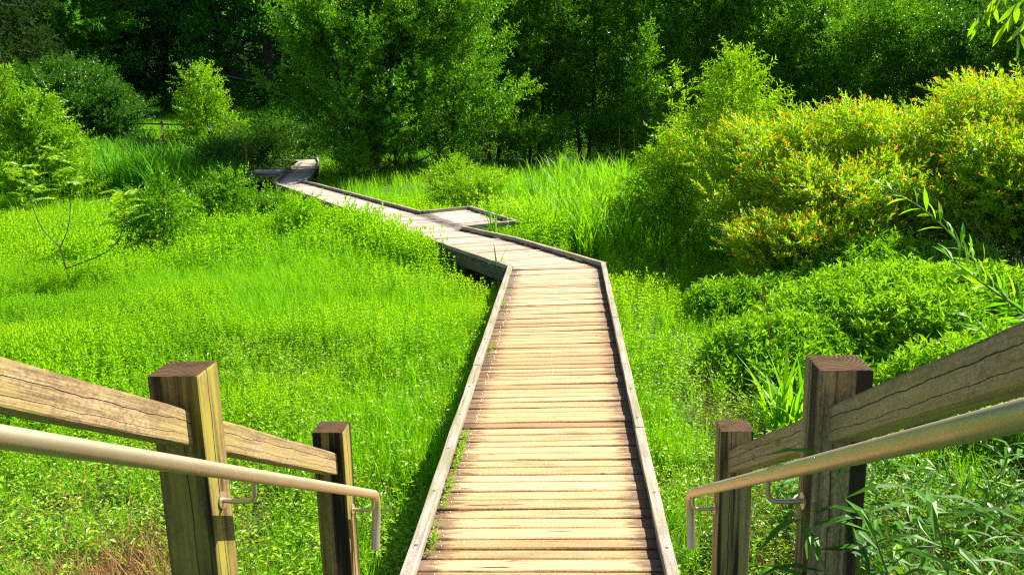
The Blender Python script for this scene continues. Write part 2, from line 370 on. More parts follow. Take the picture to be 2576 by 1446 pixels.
def herb(h=.4, nodes=7, lf=.05, lw=.014, up=.75, fine=False, opp=2, jit=.25, top=1):
    t = T(); lean = rng.normal(0, .12, 2)
    t.add([[-.0025, 0, 0], [.0025, 0, 0], [lean[0] * h, lean[1] * h, h]], [[0, 1, 2]], .3, 0, 1)
    for i in range(nodes):
        s_ = .18 + .82 * (i + .5) / nodes; c = np.array([lean[0] * h * s_, lean[1] * h * s_, h * s_])
        size = (1.1 - .55 * s_) if i < nodes - 1 else .55
        for k in range(opp):
            az = k * 2 * math.pi / opp + i * 1.57 + rng.normal(0, jit); u = up * (.7 + .5 * s_) + rng.normal(0, .15)
            a = np.array([math.cos(az) * math.cos(u), math.sin(az) * math.cos(u), math.sin(u)])
            leaf(t, c, a, np.array([-math.cos(az) * .6, -math.sin(az) * .6, 1.]) + rng.normal(0, .2, 3), lf * size * rng.uniform(.8, 1.2), lw * size * rng.uniform(.85, 1.15), min(1, .25 + .6 * s_ + rng.normal(0, .15)), droop=.2, fine=fine)
    if top:
        for k in range(4):
            az = k * 1.57 + .4; a = np.array([math.cos(az) * .45, math.sin(az) * .45, 1])
            leaf(t, [lean[0] * h, lean[1] * h, h], a, [-math.cos(az), -math.sin(az), .3], lf * .6, lw * .6, rng.uniform(.7, 1), droop=.05)
    return t.pack()
def tuft(n=12, h=.35, W=.004, lean=.25, curve=.5, seg=3, rad=.05):
    t = T()
    for i in range(n):
        az = rng.uniform(0, 6.28); q = rng.uniform(0, rad); th = rng.uniform(0, 6.28)
        blade(t, [q * math.cos(th), q * math.sin(th), 0], az, h * rng.uniform(.6, 1.15), W * rng.uniform(.7, 1.3), abs(rng.normal(0, lean)), curve * rng.uniform(.3, 1.5), rng.random(), seg=seg, tw=rng.normal(0, .5))
    return t.pack()
def creeper(n=22, rad=.09, h=.16, lf=.026, lw=.018):
    t = T()
    for i in range(n):
        q = rng.uniform(0, rad); th = rng.uniform(0, 6.28); z = rng.uniform(.15, 1) * h; az = rng.uniform(0, 6.28); u = rng.uniform(-.1, .7)
        a = np.array([math.cos(az) * math.cos(u), math.sin(az) * math.cos(u), math.sin(u)])
        leaf(t, [q * math.cos(th), q * math.sin(th), z], a, [rng.normal(0, .4), rng.normal(0, .4), 1], lf * rng.uniform(.7, 1.3), lw * rng.uniform(.7, 1.3), rng.random(), droop=.1, fold=.1)
    return t.pack()

# ------------------------------------------------------------------ boardwalk path (edge lines, metres)
P2 = lambda *a: np.array(a, float)
seg_pairs = [   # (left edge point, right edge point)
    (P2(-.815, 2.55), P2(.505, 2.55)), (P2(-.815, 11.28), P2(.50, 11.45)),
    (P2(-.90, 11.42), P2(.36, 11.75)), (P2(-2.0, 13.2), P2(-.80, 13.65)), (P2(-2.95, 14.8), P2(-1.83, 14.98)),
    (P2(-4.15, 16.85), P2(-2.96, 17.2)), (P2(-7.9, 23.2), P2(-7.0, 23.6)), (P2(-8.45, 24.2), P2(-7.6, 24.45)), (P2(-9.1, 27.0), P2(-8.05, 26.9)), (P2(-9.6, 29.3), P2(-8.65, 29.6)),
    (P2(-10.3, 32.7), P2(-9.35, 32.2)), (P2(-10.9, 33.4), P2(-10.1, 34.6)), (P2(-12.2, 33.9), P2(-12.0, 35.6)), (P2(-16.5, 35.2), P2(-16.3, 37.0))]
seg_pairs = [(a * 1.0136, b * 1.0136) for a, b in seg_pairs]
alcove = [P2(-1.83, 14.98), P2(-.90, 15.6), P2(-2.03, 17.87), P2(-2.96, 17.2)]
alcove = [a * 1.0136 for a in alcove]
fork = [(seg_pairs[8][0], seg_pairs[9][0]), (P2(-10.9, 27.9), P2(-11.4, 30.3))]
DECK_POLYS = [[a[0], b[0], b[1], a[1]] for a, b in zip(seg_pairs[:-1], seg_pairs[1:])] + [alcove, [fork[0][0], fork[1][0], fork[1][1], fork[0][1]]]
def inside_deck(x, y, mrg=.05):
    res = np.zeros(x.shape, bool)
    for pl in DECK_POLYS:
        c = sum(pl) / len(pl); q = [c + (p - c) * (1 + mrg / max(.5, np.linalg.norm(p - c)) * 1.5) for p in pl]; ins = np.zeros(x.shape, bool); n = len(q)
        for i in range(n):
            x0, y0 = q[i]; x1, y1 = q[(i + 1) % n]
            cr = ((y0 > y) != (y1 > y)) & (x < (x1 - x0) * (y - y0) / ((y1 - y0) if y1 != y0 else 1e-9) + x0); ins ^= cr
        res |= ins
    return res

walk = thing('boardwalk', (0, 2.55, 0), 'long zigzag timber boardwalk running from the stair rails into the dark trees', 'boardwalk')
WO = np.array([0, 2.55, 0])
def build_deck():
    bv, bf, uvs, rn, ed = [], [], [], [], []; nails = T()
    def plank(a0, a1, b0, b1, gap, near):       # a = left end (start, end), b = right end
        wdt = .5 * (np.linalg.norm(a1 - a0) + np.linalg.norm(b1 - b0)); ln = np.linalg.norm((b0 + b1 - a0 - a1) / 2); dz = rng.normal(0, .0025); tilt = rng.normal(0, .0015)
        ns = 10 if near else 3; base = len(bv); r = np.clip(rng.normal(.5, .26), 0, 1); uo, vo = rng.uniform(0, 60, 2)
        e0, e1 = rng.normal(0, .008, 2)
        prof = [(0, -.034), (0, -.005), (.07, 0), (.5, .0012), (.93, 0), (1, -.005), (1, -.034)]
        for i in range(ns + 1):
            s_ = i / ns; s2 = s_ if 0 < i < ns else (s_ + (e0 if i == 0 else e1) / max(ln, .1))
            p0 = a0 + (b0 - a0) * s2; p1 = a1 + (b1 - a1) * s2; g = gap + (abs(rng.normal(0, .0022)) if near else 0)
            d = unit(p1 - p0) if np.linalg.norm(p1 - p0) > 1e-5 else P2(0, 1)
            p0 = p0 + d * g / 2; p1 = p1 - d * g / 2
            for v, z in prof:
                q = p0 + (p1 - p0) * v; bv.append((q[0], q[1], z + dz + tilt * (s_ - .5) * 4)); uvs.append((s_ * ln + uo, v * wdt + vo)); rn.append(r); ed.append(min(s_, 1 - s_) * ln)
        k = len(prof)
        for i in range(ns):
            for j in range(k - 1):
                q = base + i * k + j; bf.append((q, q + k, q + k + 1, q + 1))
        bf.append(tuple(base + j for j in range(k))); bf.append(tuple(base + ns * k + j for j in range(k - 1, -1, -1)))
        if near:
            for s_ in (.105, .50, .895):
                for v in (.27, .72):
                    q = a0 + (b0 - a0) * (s_ + rng.normal(0, .009)); q1 = a1 + (b1 - a1) * (s_ + rng.normal(0, .009)); q = q + (q1 - q) * v
                    an = np.arange(6) * math.pi / 3; R_ = .0034
                    V = [[q[0] + R_ * math.cos(x), q[1] + R_ * math.sin(x), dz + .0015] for x in an] + [[q[0], q[1], dz + .0042]]
                    nails.add(V, [[i, (i + 1) % 6, 6] for i in range(6)])
    step = .108
    for (l0, r0), (l1, r1) in zip(seg_pairs[:-1], seg_pairs[1:]):
        n = max(1, int(round(.5 * (np.linalg.norm(l1 - l0) + np.linalg.norm(r1 - r0)) / step)))
        ws = rng.uniform(.85, 1.15, n) if l0[1] < 11 else np.ones(n)
        cs = np.concatenate([[0], np.cumsum(ws)]) / ws.sum()
        for i in range(n):
            a, b = cs[i], cs[i + 1]; y_ = l0[1] + (l1[1] - l0[1]) * a
            gap = rng.choice([.006, .008, .012, .017], p=[.35, .3, .22, .13])
            if abs(y_ - 8.25) < .06 and r0[0] > 0: gap = .024
            plank(l0 + (l1 - l0) * a, l0 + (l1 - l0) * b, r0 + (r1 - r0) * a, r0 + (r1 - r0) * b, gap, y_ < 12)
    for q in ([alcove[0], alcove[3], alcove[1], alcove[2]], [fork[0][0], fork[0][1], fork[1][0], fork[1][1]]):
        n = int(np.linalg.norm(q[1] - q[0]) / step)
        for i in range(n):
            a, b = i / n, (i + 1) / n; plank(q[0] + (q[1] - q[0]) * a, q[0] + (q[1] - q[0]) * b, q[2] + (q[3] - q[2]) * a, q[2] + (q[3] - q[2]) * b, .007, False)
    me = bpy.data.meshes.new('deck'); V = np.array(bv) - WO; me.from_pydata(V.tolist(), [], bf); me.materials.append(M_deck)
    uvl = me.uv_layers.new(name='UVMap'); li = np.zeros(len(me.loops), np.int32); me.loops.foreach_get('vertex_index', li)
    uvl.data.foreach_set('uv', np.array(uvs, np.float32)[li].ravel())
    for nm, d in (('rnd', rn), ('ed', ed), ('far_grey', sstep((np.array(bv)[:, 1] - 7.5) / 9.0) * .9)):
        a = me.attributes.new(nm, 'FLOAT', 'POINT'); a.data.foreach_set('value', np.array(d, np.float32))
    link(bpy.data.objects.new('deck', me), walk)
    nails.obj('nail', [M_nail], walk, origin=WO, kind='stuff')
build_deck()

def beam(name, p0, p1, sx, sy, material, parent, origin=(0, 0, 0), bevel=.006, endmat=None, segs=1, wob=0.0, up=(0, 0, 1), cut=None):
    """timber from p0 to p1; local Z runs along it, local X is its up side, sx = height, sy = width"""
    p0 = np.array(p0, float); p1 = np.array(p1, float); d = p1 - p0; ln = np.linalg.norm(d); z = d / ln
    u = np.array(up, float); x = u - z * (u @ z)
    if np.linalg.norm(x) < 1e-3: x = np.array([1., 0, 0])
    x = unit(x); y = np.cross(z, x)
    bm = bmesh.new(); bmesh.ops.create_cube(bm, size=1)
    for v in bm.verts: v.co = Vector((v.co.x * sx, v.co.y * sy, (v.co.z + .5) * ln))
    bmesh.ops.bevel(bm, geom=[e for e in bm.edges], offset=bevel, segments=2, affect='EDGES', profile=.6)
    if segs > 1:
        for k in range(1, segs):
            bmesh.ops.bisect_plane(bm, geom=bm.verts[:] + bm.edges[:] + bm.faces[:], plane_co=(0, 0, ln * k / segs), plane_no=(0, 0, 1))
        ph = rng.uniform(0, 9, 3)
        for v in bm.verts:
            k = v.co.z
            v.co.x += wob * (math.sin(k * 9 + ph[0]) + .5 * math.sin(k * 23 + ph[1])) * .5 + rng.normal(0, wob * .25)
            v.co.y += wob * (math.sin(k * 7 + ph[2]) + .5 * math.sin(k * 31)) * .5 + rng.normal(0, wob * .25)
    me = bpy.data.meshes.new(name); me.materials.append(material)
    if endmat:
        me.materials.append(endmat)
        for f in bm.faces:
            if abs(f.normal.z) > .8: f.material_index = 1
    bm.to_mesh(me); bm.free()
    o = bpy.data.objects.new(name, me); link(o, parent)
    o.matrix_local = Matrix([[x[i], y[i], z[i], p0[i] - origin[i]] for i in range(3)] + [[0, 0, 0, 1]])
    return o

def curb_line(pts, side, near=False):          # kerb timbers along an edge; side = +1 if deck lies to the right of travel
    for a, b in zip(pts[:-1], pts[1:]):
        d = b - a; ln = np.linalg.norm(d); d = d / ln; nrm = P2(d[1], -d[0]) * side; n = max(1, int(round(ln / 3.6)))
        for i in range(n):
            q0 = a + d * (ln * i / n + (.002 if i else -.03)) + nrm * .032; q1 = a + d * (ln * (i + 1) / n - .002) + nrm * .032
            q0 += nrm * rng.normal(0, .003)
            c = beam('kerb_beam', (*q0, .042), (*q1, .042), .058, .064, M_curb, walk, WO, .007, segs=12, wob=.003)
            L_ = np.linalg.norm(q1 - q0)
            if a[1] < 12 and ln > 2:
                for k in range(max(2, int(L_ / .62))):    # plugged bolt holes on the kerb top
                    zz = .18 + k * .62
                    if zz < L_ - .08:
                        t = T(); tube(t, [[.027, 0, zz], [.0305, 0, zz]], [.0105, .0095], 10); t.obj('bolt', [M_bolt], c)
            for k in (.06, .5, .94):                      # spacer blocks lift the kerb off the planks
                q = q0 + (q1 - q0) * k; beam('spacer_block', (*(q - d * .09), .006), (*(q + d * .09), .006), .014, .07, M_under, walk, WO, .001)
S = seg_pairs
curb_line([S[0][0], S[1][0]], 1); curb_line([S[0][1], S[1][1]], -1)
curb_line([S[1][0], S[3][0], S[4][0], S[5][0], S[6][0], S[7][0]], 1)
curb_line([S[1][1], S[3][1], S[4][1]], -1); curb_line([alcove[0], alcove[1], alcove[2], alcove[3]], -1)
curb_line([S[5][1], S[6][1], S[7][1], S[8][1], S[9][1], S[10][1], S[11][1], S[12][1], S[13][1]], -1)
curb_line([S[7][0], S[8][0], fork[1][0]], 1); curb_line([fork[1][1], S[9][0], S[10][0], S[11][0], S[12][0], S[13][0]], 1)
for (l0, r0), (l1, r1) in zip(S[:-1], S[1:]):   # stringers and piles carrying the deck
    for a, b, sg in ((l0, l1, 1), (r0, r1, -1)):
        if np.linalg.norm(b - a) < .4: continue
        d = unit(b - a); nrm = P2(d[1], -d[0]) * sg
        beam('stringer', (*(a + nrm * .05), -.115), (*(b + nrm * .05), -.115), .15, .07, M_under, walk, WO, .006)
        for k in np.arange(.4, np.linalg.norm(b - a), 1.8):
            q = a + d * k + nrm * .13; beam('pile', (*q, -.9), (*q, -.04), .1, .1, M_under, walk, WO, .008)

# ------------------------------------------------------------------ stair railings with steel handrails
def steel(name, pts, rad, parent, origin, n=12):
    t = T(); tube(t, np.array(pts) - np.array(origin), rad, n); return t.obj(name, [M_steel], parent, smooth=True)
def smooth_path(p, k=3):
    p = np.array(p, float)
    for _ in range(k):
        q = [p[0]]
        for a, b in zip(p[:-1], p[1:]): q += [a * .75 + b * .25, a * .25 + b * .75]
        q.append(p[-1]); p = np.array(q)
    return p
def railing(sign, inner, y1, y2, xr, xh, label, mp, mr):
    xc = inner + sign * .06; O = np.array([xc, y2 + .06, -.45])
    root = thing('stair_railing', O, label, 'railing')
    ys = [y1 - 1.16, y1, y2]; tops = [2.30, 1.69, 1.08]
    for y, tz in list(zip(ys, tops))[1:]:
        beam('post', (xc, y + .06, -.8), (xc, y + .06, tz), .12, .12, mp, root, O, .006, M_end, segs=14, wob=.0012)
    rx = xr + sign * .034
    zr = lambda y: 1.562 - .525 * (y - 1.84) if sign < 0 else 1.563 - .525 * (y - 1.87)
    ya, yb = y1 + .05, y2 + .04
    for q0, q1 in ((y1 - 1.55, ya), (ya + .01, yb)):
        beam('top_rail', (rx, q0, zr(q0)), (rx, q1, zr(q1)), .078, .068, mr, root, O, .006, segs=10, wob=.0015)
    zh = lambda y: 1.415 - .53 * (y - 1.9) if sign < 0 else 1.41 - .526 * (y - 1.93)
    ye = 3.10 if sign < 0 else 3.14
    hp = [(xh, .2, zh(.2))] + [(xh, y, zh(y)) for y in (1.0, 1.6, 2.2, 2.7, ye - .10)] + smooth_path([(xh, ye - .05, zh(ye - .05)), (xh, ye, zh(ye)), (xh, ye + .005, zh(ye) - .05), (xh, ye - .01, zh(ye) - .12), (xh, ye - .05, zh(ye) - .21)], 3).tolist()
    h = steel('handrail', hp, .017, root, O, 16)
    for y in (y1 + .06, y2 + .06):
        z0 = zh(y) - .065; xi = inner
        pth = smooth_path([(xi, y, z0), (xi - sign * .055, y, z0 - .004), (xh, y, z0 + .002), (xh, y, z0 + .055)], 3)
        b = steel('bracket', pth, .0065, root, O, 8)
        t = T(); tube(t, np.array([(xi - sign * .0005, y, z0), (xi - sign * .005, y, z0)]) - O, .021, 16); t.obj('bracket_plate', [M_steel], b)
railing(-1, -.857, 1.84, 3.00, -.885, -.772, 'sunlit brown timber stair railing with steel handrail on the left of the walkway', M_post, M_rail)
railing(1, .557, 1.87, 3.02, .585, .47, 'shaded grey brown timber stair railing with steel handrail among bamboo leaves on the right', M_post_grey, M_rail_grey)

# ------------------------------------------------------------------ ground
def sheet(name, x0, x1, y0, y1, nx, ny, material, kind='structure', ex=1.6):
    u = np.linspace(-1, 1, nx); xs = (x0 + x1) / 2 + (x1 - x0) / 2 * np.sign(u) * np.abs(u) ** ex
    ys = y0 + (y1 - y0) * np.linspace(0, 1, ny) ** ex; X, Y = np.meshgrid(xs, ys); Z = height(X, Y)
    V = np.stack([X, Y, Z], -1).reshape(-1, 3); F = []
    i, j = np.meshgrid(np.arange(nx - 1), np.arange(ny - 1)); a = (j * nx + i).ravel()
    F = np.concatenate([np.stack([a, a + 1, a + nx], -1), np.stack([a + 1, a + nx + 1, a + nx], -1)])
    t = T(); t.add(V, F); return t.obj(name, [material], kind=kind, smooth=True)
sheet('ground', -260, 260, -12, 420, 260, 300, M_soil)
t = T(); an = np.linspace(0, 2 * math.pi, 25)[:-1]
t.add([[-1.55 + .8 * math.cos(a), 12.3 + 1.0 * math.sin(a), -.40] for a in an] + [[-1.55, 12.3, -.40]], [[i, (i + 1) % 24, 24] for i in range(24)])
t.obj('water', [M_mud], kind='structure')
t = T(); t.add([[-13, 29, -.36], [-9.8, 29, -.36], [-10.2, 34, -.36], [-15, 34, -.36]], [[0, 1, 2], [0, 2, 3]]); t.obj('water', [M_mud], kind='structure')

# ------------------------------------------------------------------ ground cover
def in_view(x, y, mrg=1.2):
    P = np.stack([x, y, np.full_like(x, -.2)], -1) - CAM; c = P @ RC   # world -> camera
    dz = -c[:, 2]; px = c[:, 0] / np.maximum(dz, .01) * FPX; py = c[:, 1] / np.maximum(dz, .01) * FPX
    mg = mrg * FPX / np.maximum(dz, .5)
    return (dz > .3) & (np.abs(px) < 1288 + mg) & (py > -723 - mg) & (py < 900)
def scatter(n, x0, x1, y0, y1, dens=None, margin=.05, view=True):
    x = rng.uniform(x0, x1, n); y = rng.uniform(y0, y1, n); k = ~inside_deck(x, y, margin)
    if view: k &= in_view(x, y)
    if dens is not None: k &= rng.random(n) < dens(x, y)
    return x[k], y[k]
def plant_all(bag, templates, x, y, scale, hue, lean=.12, zoff=-.02):
    n = len(x); which = rng.integers(0, len(templates), n); z = height(x, y) + zoff
    d = np.stack([rng.normal(0, lean, n), rng.normal(0, lean, n), np.ones(n)], -1); Mx = frames(d, rng.uniform(0, 6.28, n), scale); pos = np.stack([x, y, z], -1)
    for k, t in enumerate(templates):
        w_ = which == k; bag.stamp(t, pos[w_], Mx[w_], hue[w_])
mask_hole = lambda x, y: 1 - ((((x + 1.25) / .5) ** 2 + ((y - 12.15) / .7) ** 2) < 1) * 1.0
mask_brown = lambda x, y: 1 - .85 * np.exp(-(((x + 2.6) / .55) ** 2 + ((y - 4.3) / .55) ** 2)) - .6 * np.exp(-(((x - 1.35) / .4) ** 2 + ((y - 7.0) / 1.0) ** 2))
mask_pond = lambda x, y: 1 - ((x > -13.5) & (x < -9.9) & (y > 29.2) & (y < 33.6)) * 1.0
patch = lambda x, y: n2(x * .42 + 5, y * .42)          # fine grass against leafy herbs
def left_of(x, y):                                     # is the point left of the path
    xl = np.interp(y, [s[0][1] for s in S[:11]], [s[0][0] for s in S[:11]]); return x < xl

herbs = [herb(.38, 6, .10, .027, up=.45, jit=.5) for _ in range(5)] + [herb(.40, 6, .095, .024, up=.55, opp=3, jit=.6) for _ in range(3)] + [herb(.50, 7, .11, .032, up=.6)]
herbs_mid = [herb(.34, 7, .068, .02, up=.45, jit=.5) for _ in range(6)] + [herb(.36, 8, .06, .015, up=.55, opp=3, jit=.6) for _ in range(3)]
herbs_near = [herb(.30, 7, .052, .016, fine=True, up=.5, jit=.5) for _ in range(5)]
tufts = [tuft(16, .34, .0055) for _ in range(5)]; tufts_far = [tuft(12, .38, .011, rad=.1) for _ in range(4)]
creep = [creeper(30, .09, .2, .028, .013) for _ in range(6)]

mead = T()
def meadow_zone(n, x0, x1, y0, y1, sc, tmpl, extra=None):
    d = lambda x, y: np.clip((patch(x, y) - .38) * 6 + .35, .22, 1) * mask_hole(x, y) * mask_brown(x, y) * mask_pond(x, y) * (extra(x, y) if extra else 1)
    x, y = scatter(n, x0, x1, y0, y1, d); lump = n3(x * .9, y * .9)
    s_ = sc * (.55 + .8 * lump ** 1.3) * rng.uniform(.8, 1.2, len(x)) * np.where(y < 6, .8, 1)
    s_ = s_ * (1 - .5 * sstep((y - 18.5) / 2.5) * (y < 36)); edge = left_of(x, y) & (y > 12.5) & (y < 18.5) & (x > np.interp(y, [s[0][1] for s in S[:11]], [s[0][0] for s in S[:11]]) - 1.1)
    s_ = np.where(edge, s_ * 1.25, s_)
    xl = np.interp(y, [s[0][1] for s in S[:11]], [s[0][0] for s in S[:11]]); s_ = np.where(left_of(x, y) & (y > 17) & (y < 29) & (x > xl - 1.8), s_ * .62, s_)
    s_ = np.where(~left_of(x, y) & (y > 13) & (y < 26) & inside_deck(x, y, .5), s_ * .55, s_)
    plant_all(mead, tmpl, x, y, s_, np.clip(.48 + 1.1 * (n1(x * .5, y * .5) - .5) + .6 * (n3(x * 1.7, y * 1.7) - .5) + rng.normal(0, .14, len(x)), 0, 1))
meadow_zone(9500, -5, 4.5, 2.2, 7, .85, herbs_near, lambda x, y: ((x < 0) | (x > .5)) * 1.0)
meadow_zone(24000, -9.5, -.4, 6.5, 13, 1.0, herbs_mid)
meadow_zone(27000, -17, 0, 13, 24, 1.25, herbs)
meadow_zone(11000, -8, 5, 15, 33, 1.3, herbs, lambda x, y: (~left_of(x, y)) * (x < 3.2 - .05 * y) * 1.0)
meadow_zone(6500, .5, 3.8, 6, 16, .75, herbs, lambda x, y: .6 + 0 * x)
meadow_zone(9000, -26, 22, 24, 46, 1.7, herbs, lambda x, y: np.where(left_of(x, y) & (y < 33), .25, .6))
u = rng.uniform(13.0, 18.0, 900); xl = np.interp(u, [q[0][1] for q in S[:11]], [q[0][0] for q in S[:11]]); x = xl - rng.uniform(.06, .75, 900)
plant_all(mead, herbs, x, u, rng.uniform(.95, 1.45, 900), rng.uniform(.2, .9, 900))
u = rng.uniform(12.4, 13.2, 60); x = np.interp(u, [q[0][1] for q in S[:11]], [q[0][0] for q in S[:11]]) - rng.uniform(.1, .7, 60)
plant_all(mead, herbs, x, u, rng.uniform(.6, 1.1, 60), rng.uniform(.2, .9, 60))
mead.obj('meadow_herbs', [M_herb, M_stem], kind='stuff', label='bright green leafy marsh herbs covering the ground on both sides of the boardwalk', cat='ground cover')

gr = T()
def grass_zone(n, x0, x1, y0, y1, sc, tmpl, extra=None):
    d = lambda x, y: np.clip((.56 - patch(x, y)) * 6 + .25, .15, 1) * mask_hole(x, y) * mask_brown(x, y) * mask_pond(x, y) * (extra(x, y) if extra else 1)
    x, y = scatter(n, x0, x1, y0, y1, d, .02); plant_all(gr, tmpl, x, y, sc * rng.uniform(.7, 1.25, len(x)), np.clip(.5 + .5 * (n1(x * .5, y * .5) - .5) + rng.normal(0, .12, len(x)), 0, 1), lean=.1)
grass_zone(5000, -5, 3, 3, 7, .8, tufts)
grass_zone(15000, -10, -.5, 5.5, 14, .95, tufts)
grass_zone(9000, -17, 0, 13, 24, 1.15, tufts_far)
grass_zone(11000, .5, 4.2, 6, 16, .85, tufts)
grass_zone(9000, -25, 20, 23, 48, 1.4, tufts_far)
gr.obj('grass', [M_fine], kind='stuff', label='fine bright grass growing between the leafy herbs of the marsh', cat='grass')

cr = T()
dcr = lambda x, y: mask_brown(x, y) * np.clip(1.25 - y / 9 + .5 * (n3(x, y) - .5), .0, 1)
x, y = scatter(9500, -4.6, 4.0, 2.2, 9.0, dcr, .03); plant_all(cr, creep, x, y, rng.uniform(.8, 1.6, len(x)), rng.random(len(x)))
cr.obj('creeping_weed', [M_creep], kind='stuff', label='low yellow green creeping weed beside the near end of the boardwalk', cat='ground cover')

dr = T(); dt = [tuft(9, .3, .004, .9, .6, 3, .06) for _ in range(4)]
x, y = scatter(9000, -4.2, -1.1, 2.4, 6.0, lambda x, y: np.exp(-(((x + 2.55) / .5) ** 2 + ((y - 4.25) / .5) ** 2)) + .035)
plant_all(dr, dt, x, y, rng.uniform(.7, 1.4, len(x)), rng.random(len(x)), lean=.5)
x, y = scatter(2600, .65, 2.8, 3, 9, lambda x, y: np.exp(-(((x - 1.35) / .4) ** 2 + ((y - 7.0) / 1.1) ** 2)) + .05)
plant_all(dr, dt, x, y, rng.uniform(.6, 1.1, len(x)), rng.random(len(x)), lean=.6)
x, y = scatter(700, .9, 5, 1.6, 5.5); plant_all(dr, dt, x, y, rng.uniform(1.2, 2.2, len(x)), rng.random(len(x)), lean=.5)
dr.obj('dead_grass', [M_dry], kind='stuff', label='withered brown grass stalks tangled in the green near the stair railings', cat='grass')

ug = T(); ut = [herb(1.1, 7, .34, .12, up=.5) for _ in range(5)]
x = rng.uniform(-75, 60, 15000); y = 40 + 62 * rng.random(15000) ** 1.2; k = in_view(x, y, 4) & ~((x > -27) & (x < -17) & (y < 60) & (y > 36)); x, y = x[k], y[k]
plant_all(ug, ut, x, y, rng.uniform(.8, 1.9, len(x)), rng.random(len(x)))
ug.obj('undergrowth', [M_forest, M_forest], kind='stuff', label='dark leafy undergrowth on the forest floor behind the marsh trees', cat='undergrowth')
bk = T(); x, y = scatter(5000, -30, -14, 38, 62); plant_all(bk, tufts_far, x, y, rng.uniform(1.4, 2.2, len(x)), rng.random(len(x)))
bk.obj('grass', [M_fine], kind='stuff', label='sunlit bright grass on the far bank behind the rail fences', cat='grass')

# reeds
reed_t = [tuft(8, 1.15, .034, .13, .8, 5, .14) for _ in range(5)]
rd = T()
def reed_mask(poly):
    def f(x, y):
        ins = np.zeros(x.shape, bool)
        for i in range(len(poly)):
            x0, y0 = poly[i]; x1, y1 = poly[(i + 1) % len(poly)]
            ins ^= ((y0 > y) != (y1 > y)) & (x < (x1 - x0) * (y - y0) / ((y1 - y0) or 1e-9) + x0)
        return ins * 1.0
    return f
lp = [(-18, 24), (-9.7, 23.6), (-9.9, 26.4), (-11.0, 27), (-12.4, 29.5), (-12.8, 33.0), (-25, 37), (-24, 27)]
x, y = scatter(8000, -26, -9, 23, 37, reed_mask(lp)); plant_all(rd, reed_t, x, y, rng.uniform(1.0, 1.5, len(x)) * np.where(x > -11.5, .75, 1), np.clip(.5 + .6 * (n1(x, y) - .5), 0, 1), lean=.06)
rd.obj('reeds', [M_blade], kind='stuff', label='bed of tall dark green reeds behind the left meadow', cat='reeds')
rd = T(); rp = [(-1.3, 18.3), (-.75, 16.6), (.3, 14.2), (1.7, 14.0), (2.3, 17), (2.6, 26), (-.2, 29), (-1.6, 21)]
x, y = scatter(3000, -2, 4, 13.5, 30, lambda x, y: reed_mask(rp)(x, y) * np.clip(n3(x * 1.1, y * 1.1) * 1.7 - .3, .1, 1)); plant_all(rd, reed_t, x, y, rng.uniform(.6, 1.0, len(x)), rng.random(len(x)), lean=.1)
rd.obj('reeds', [M_bladeb], kind='stuff', label='bright green upright reeds to the right of the bench bay', cat='reeds')
# bamboo grass on the bank at the lower right
def sasa_t():
    t = T(); h = rng.uniform(.35, .6); lx, ly = rng.normal(0, .12, 2)
    tube(t, [[0, 0, 0], [lx * .5, ly * .5, h * .6], [lx, ly, h]], [.003, .0025, .0015], 4, m=1)
    for i in range(7):
        s_ = .3 + .7 * i / 6; az = rng.uniform(0, 6.28); u = rng.uniform(.1, .8); c = [lx * s_, ly * s_, h * s_]
        leaf(t, c, [math.cos(az) * math.cos(u), math.sin(az) * math.cos(u), math.sin(u)], [-math.cos(az) * .5, -math.sin(az) * .5, 1], rng.uniform(.14, .24), rng.uniform(.020, .032), rng.random(), droop=rng.uniform(.2, .55), fold=.2, fine=True)
    return t.pack()
sas = [sasa_t() for _ in range(8)]; sa = T()
x, y = scatter(1500, .78, 5.5, 1.2, 5.8, lambda x, y: np.clip((x - .75) * 1.4, .1, 1) * np.clip((5.9 - y - .3 * (x < 1.3) * 4), 0, 1))
plant_all(sa, sas, x, y, rng.uniform(.7, 1.2, len(x)), rng.random(len(x)), lean=.3)
sa.obj('bamboo_grass', [M_sasa, M_stem], kind='stuff', label='glossy bamboo grass with long blades on the bank beyond the right railing', cat='bamboo grass')

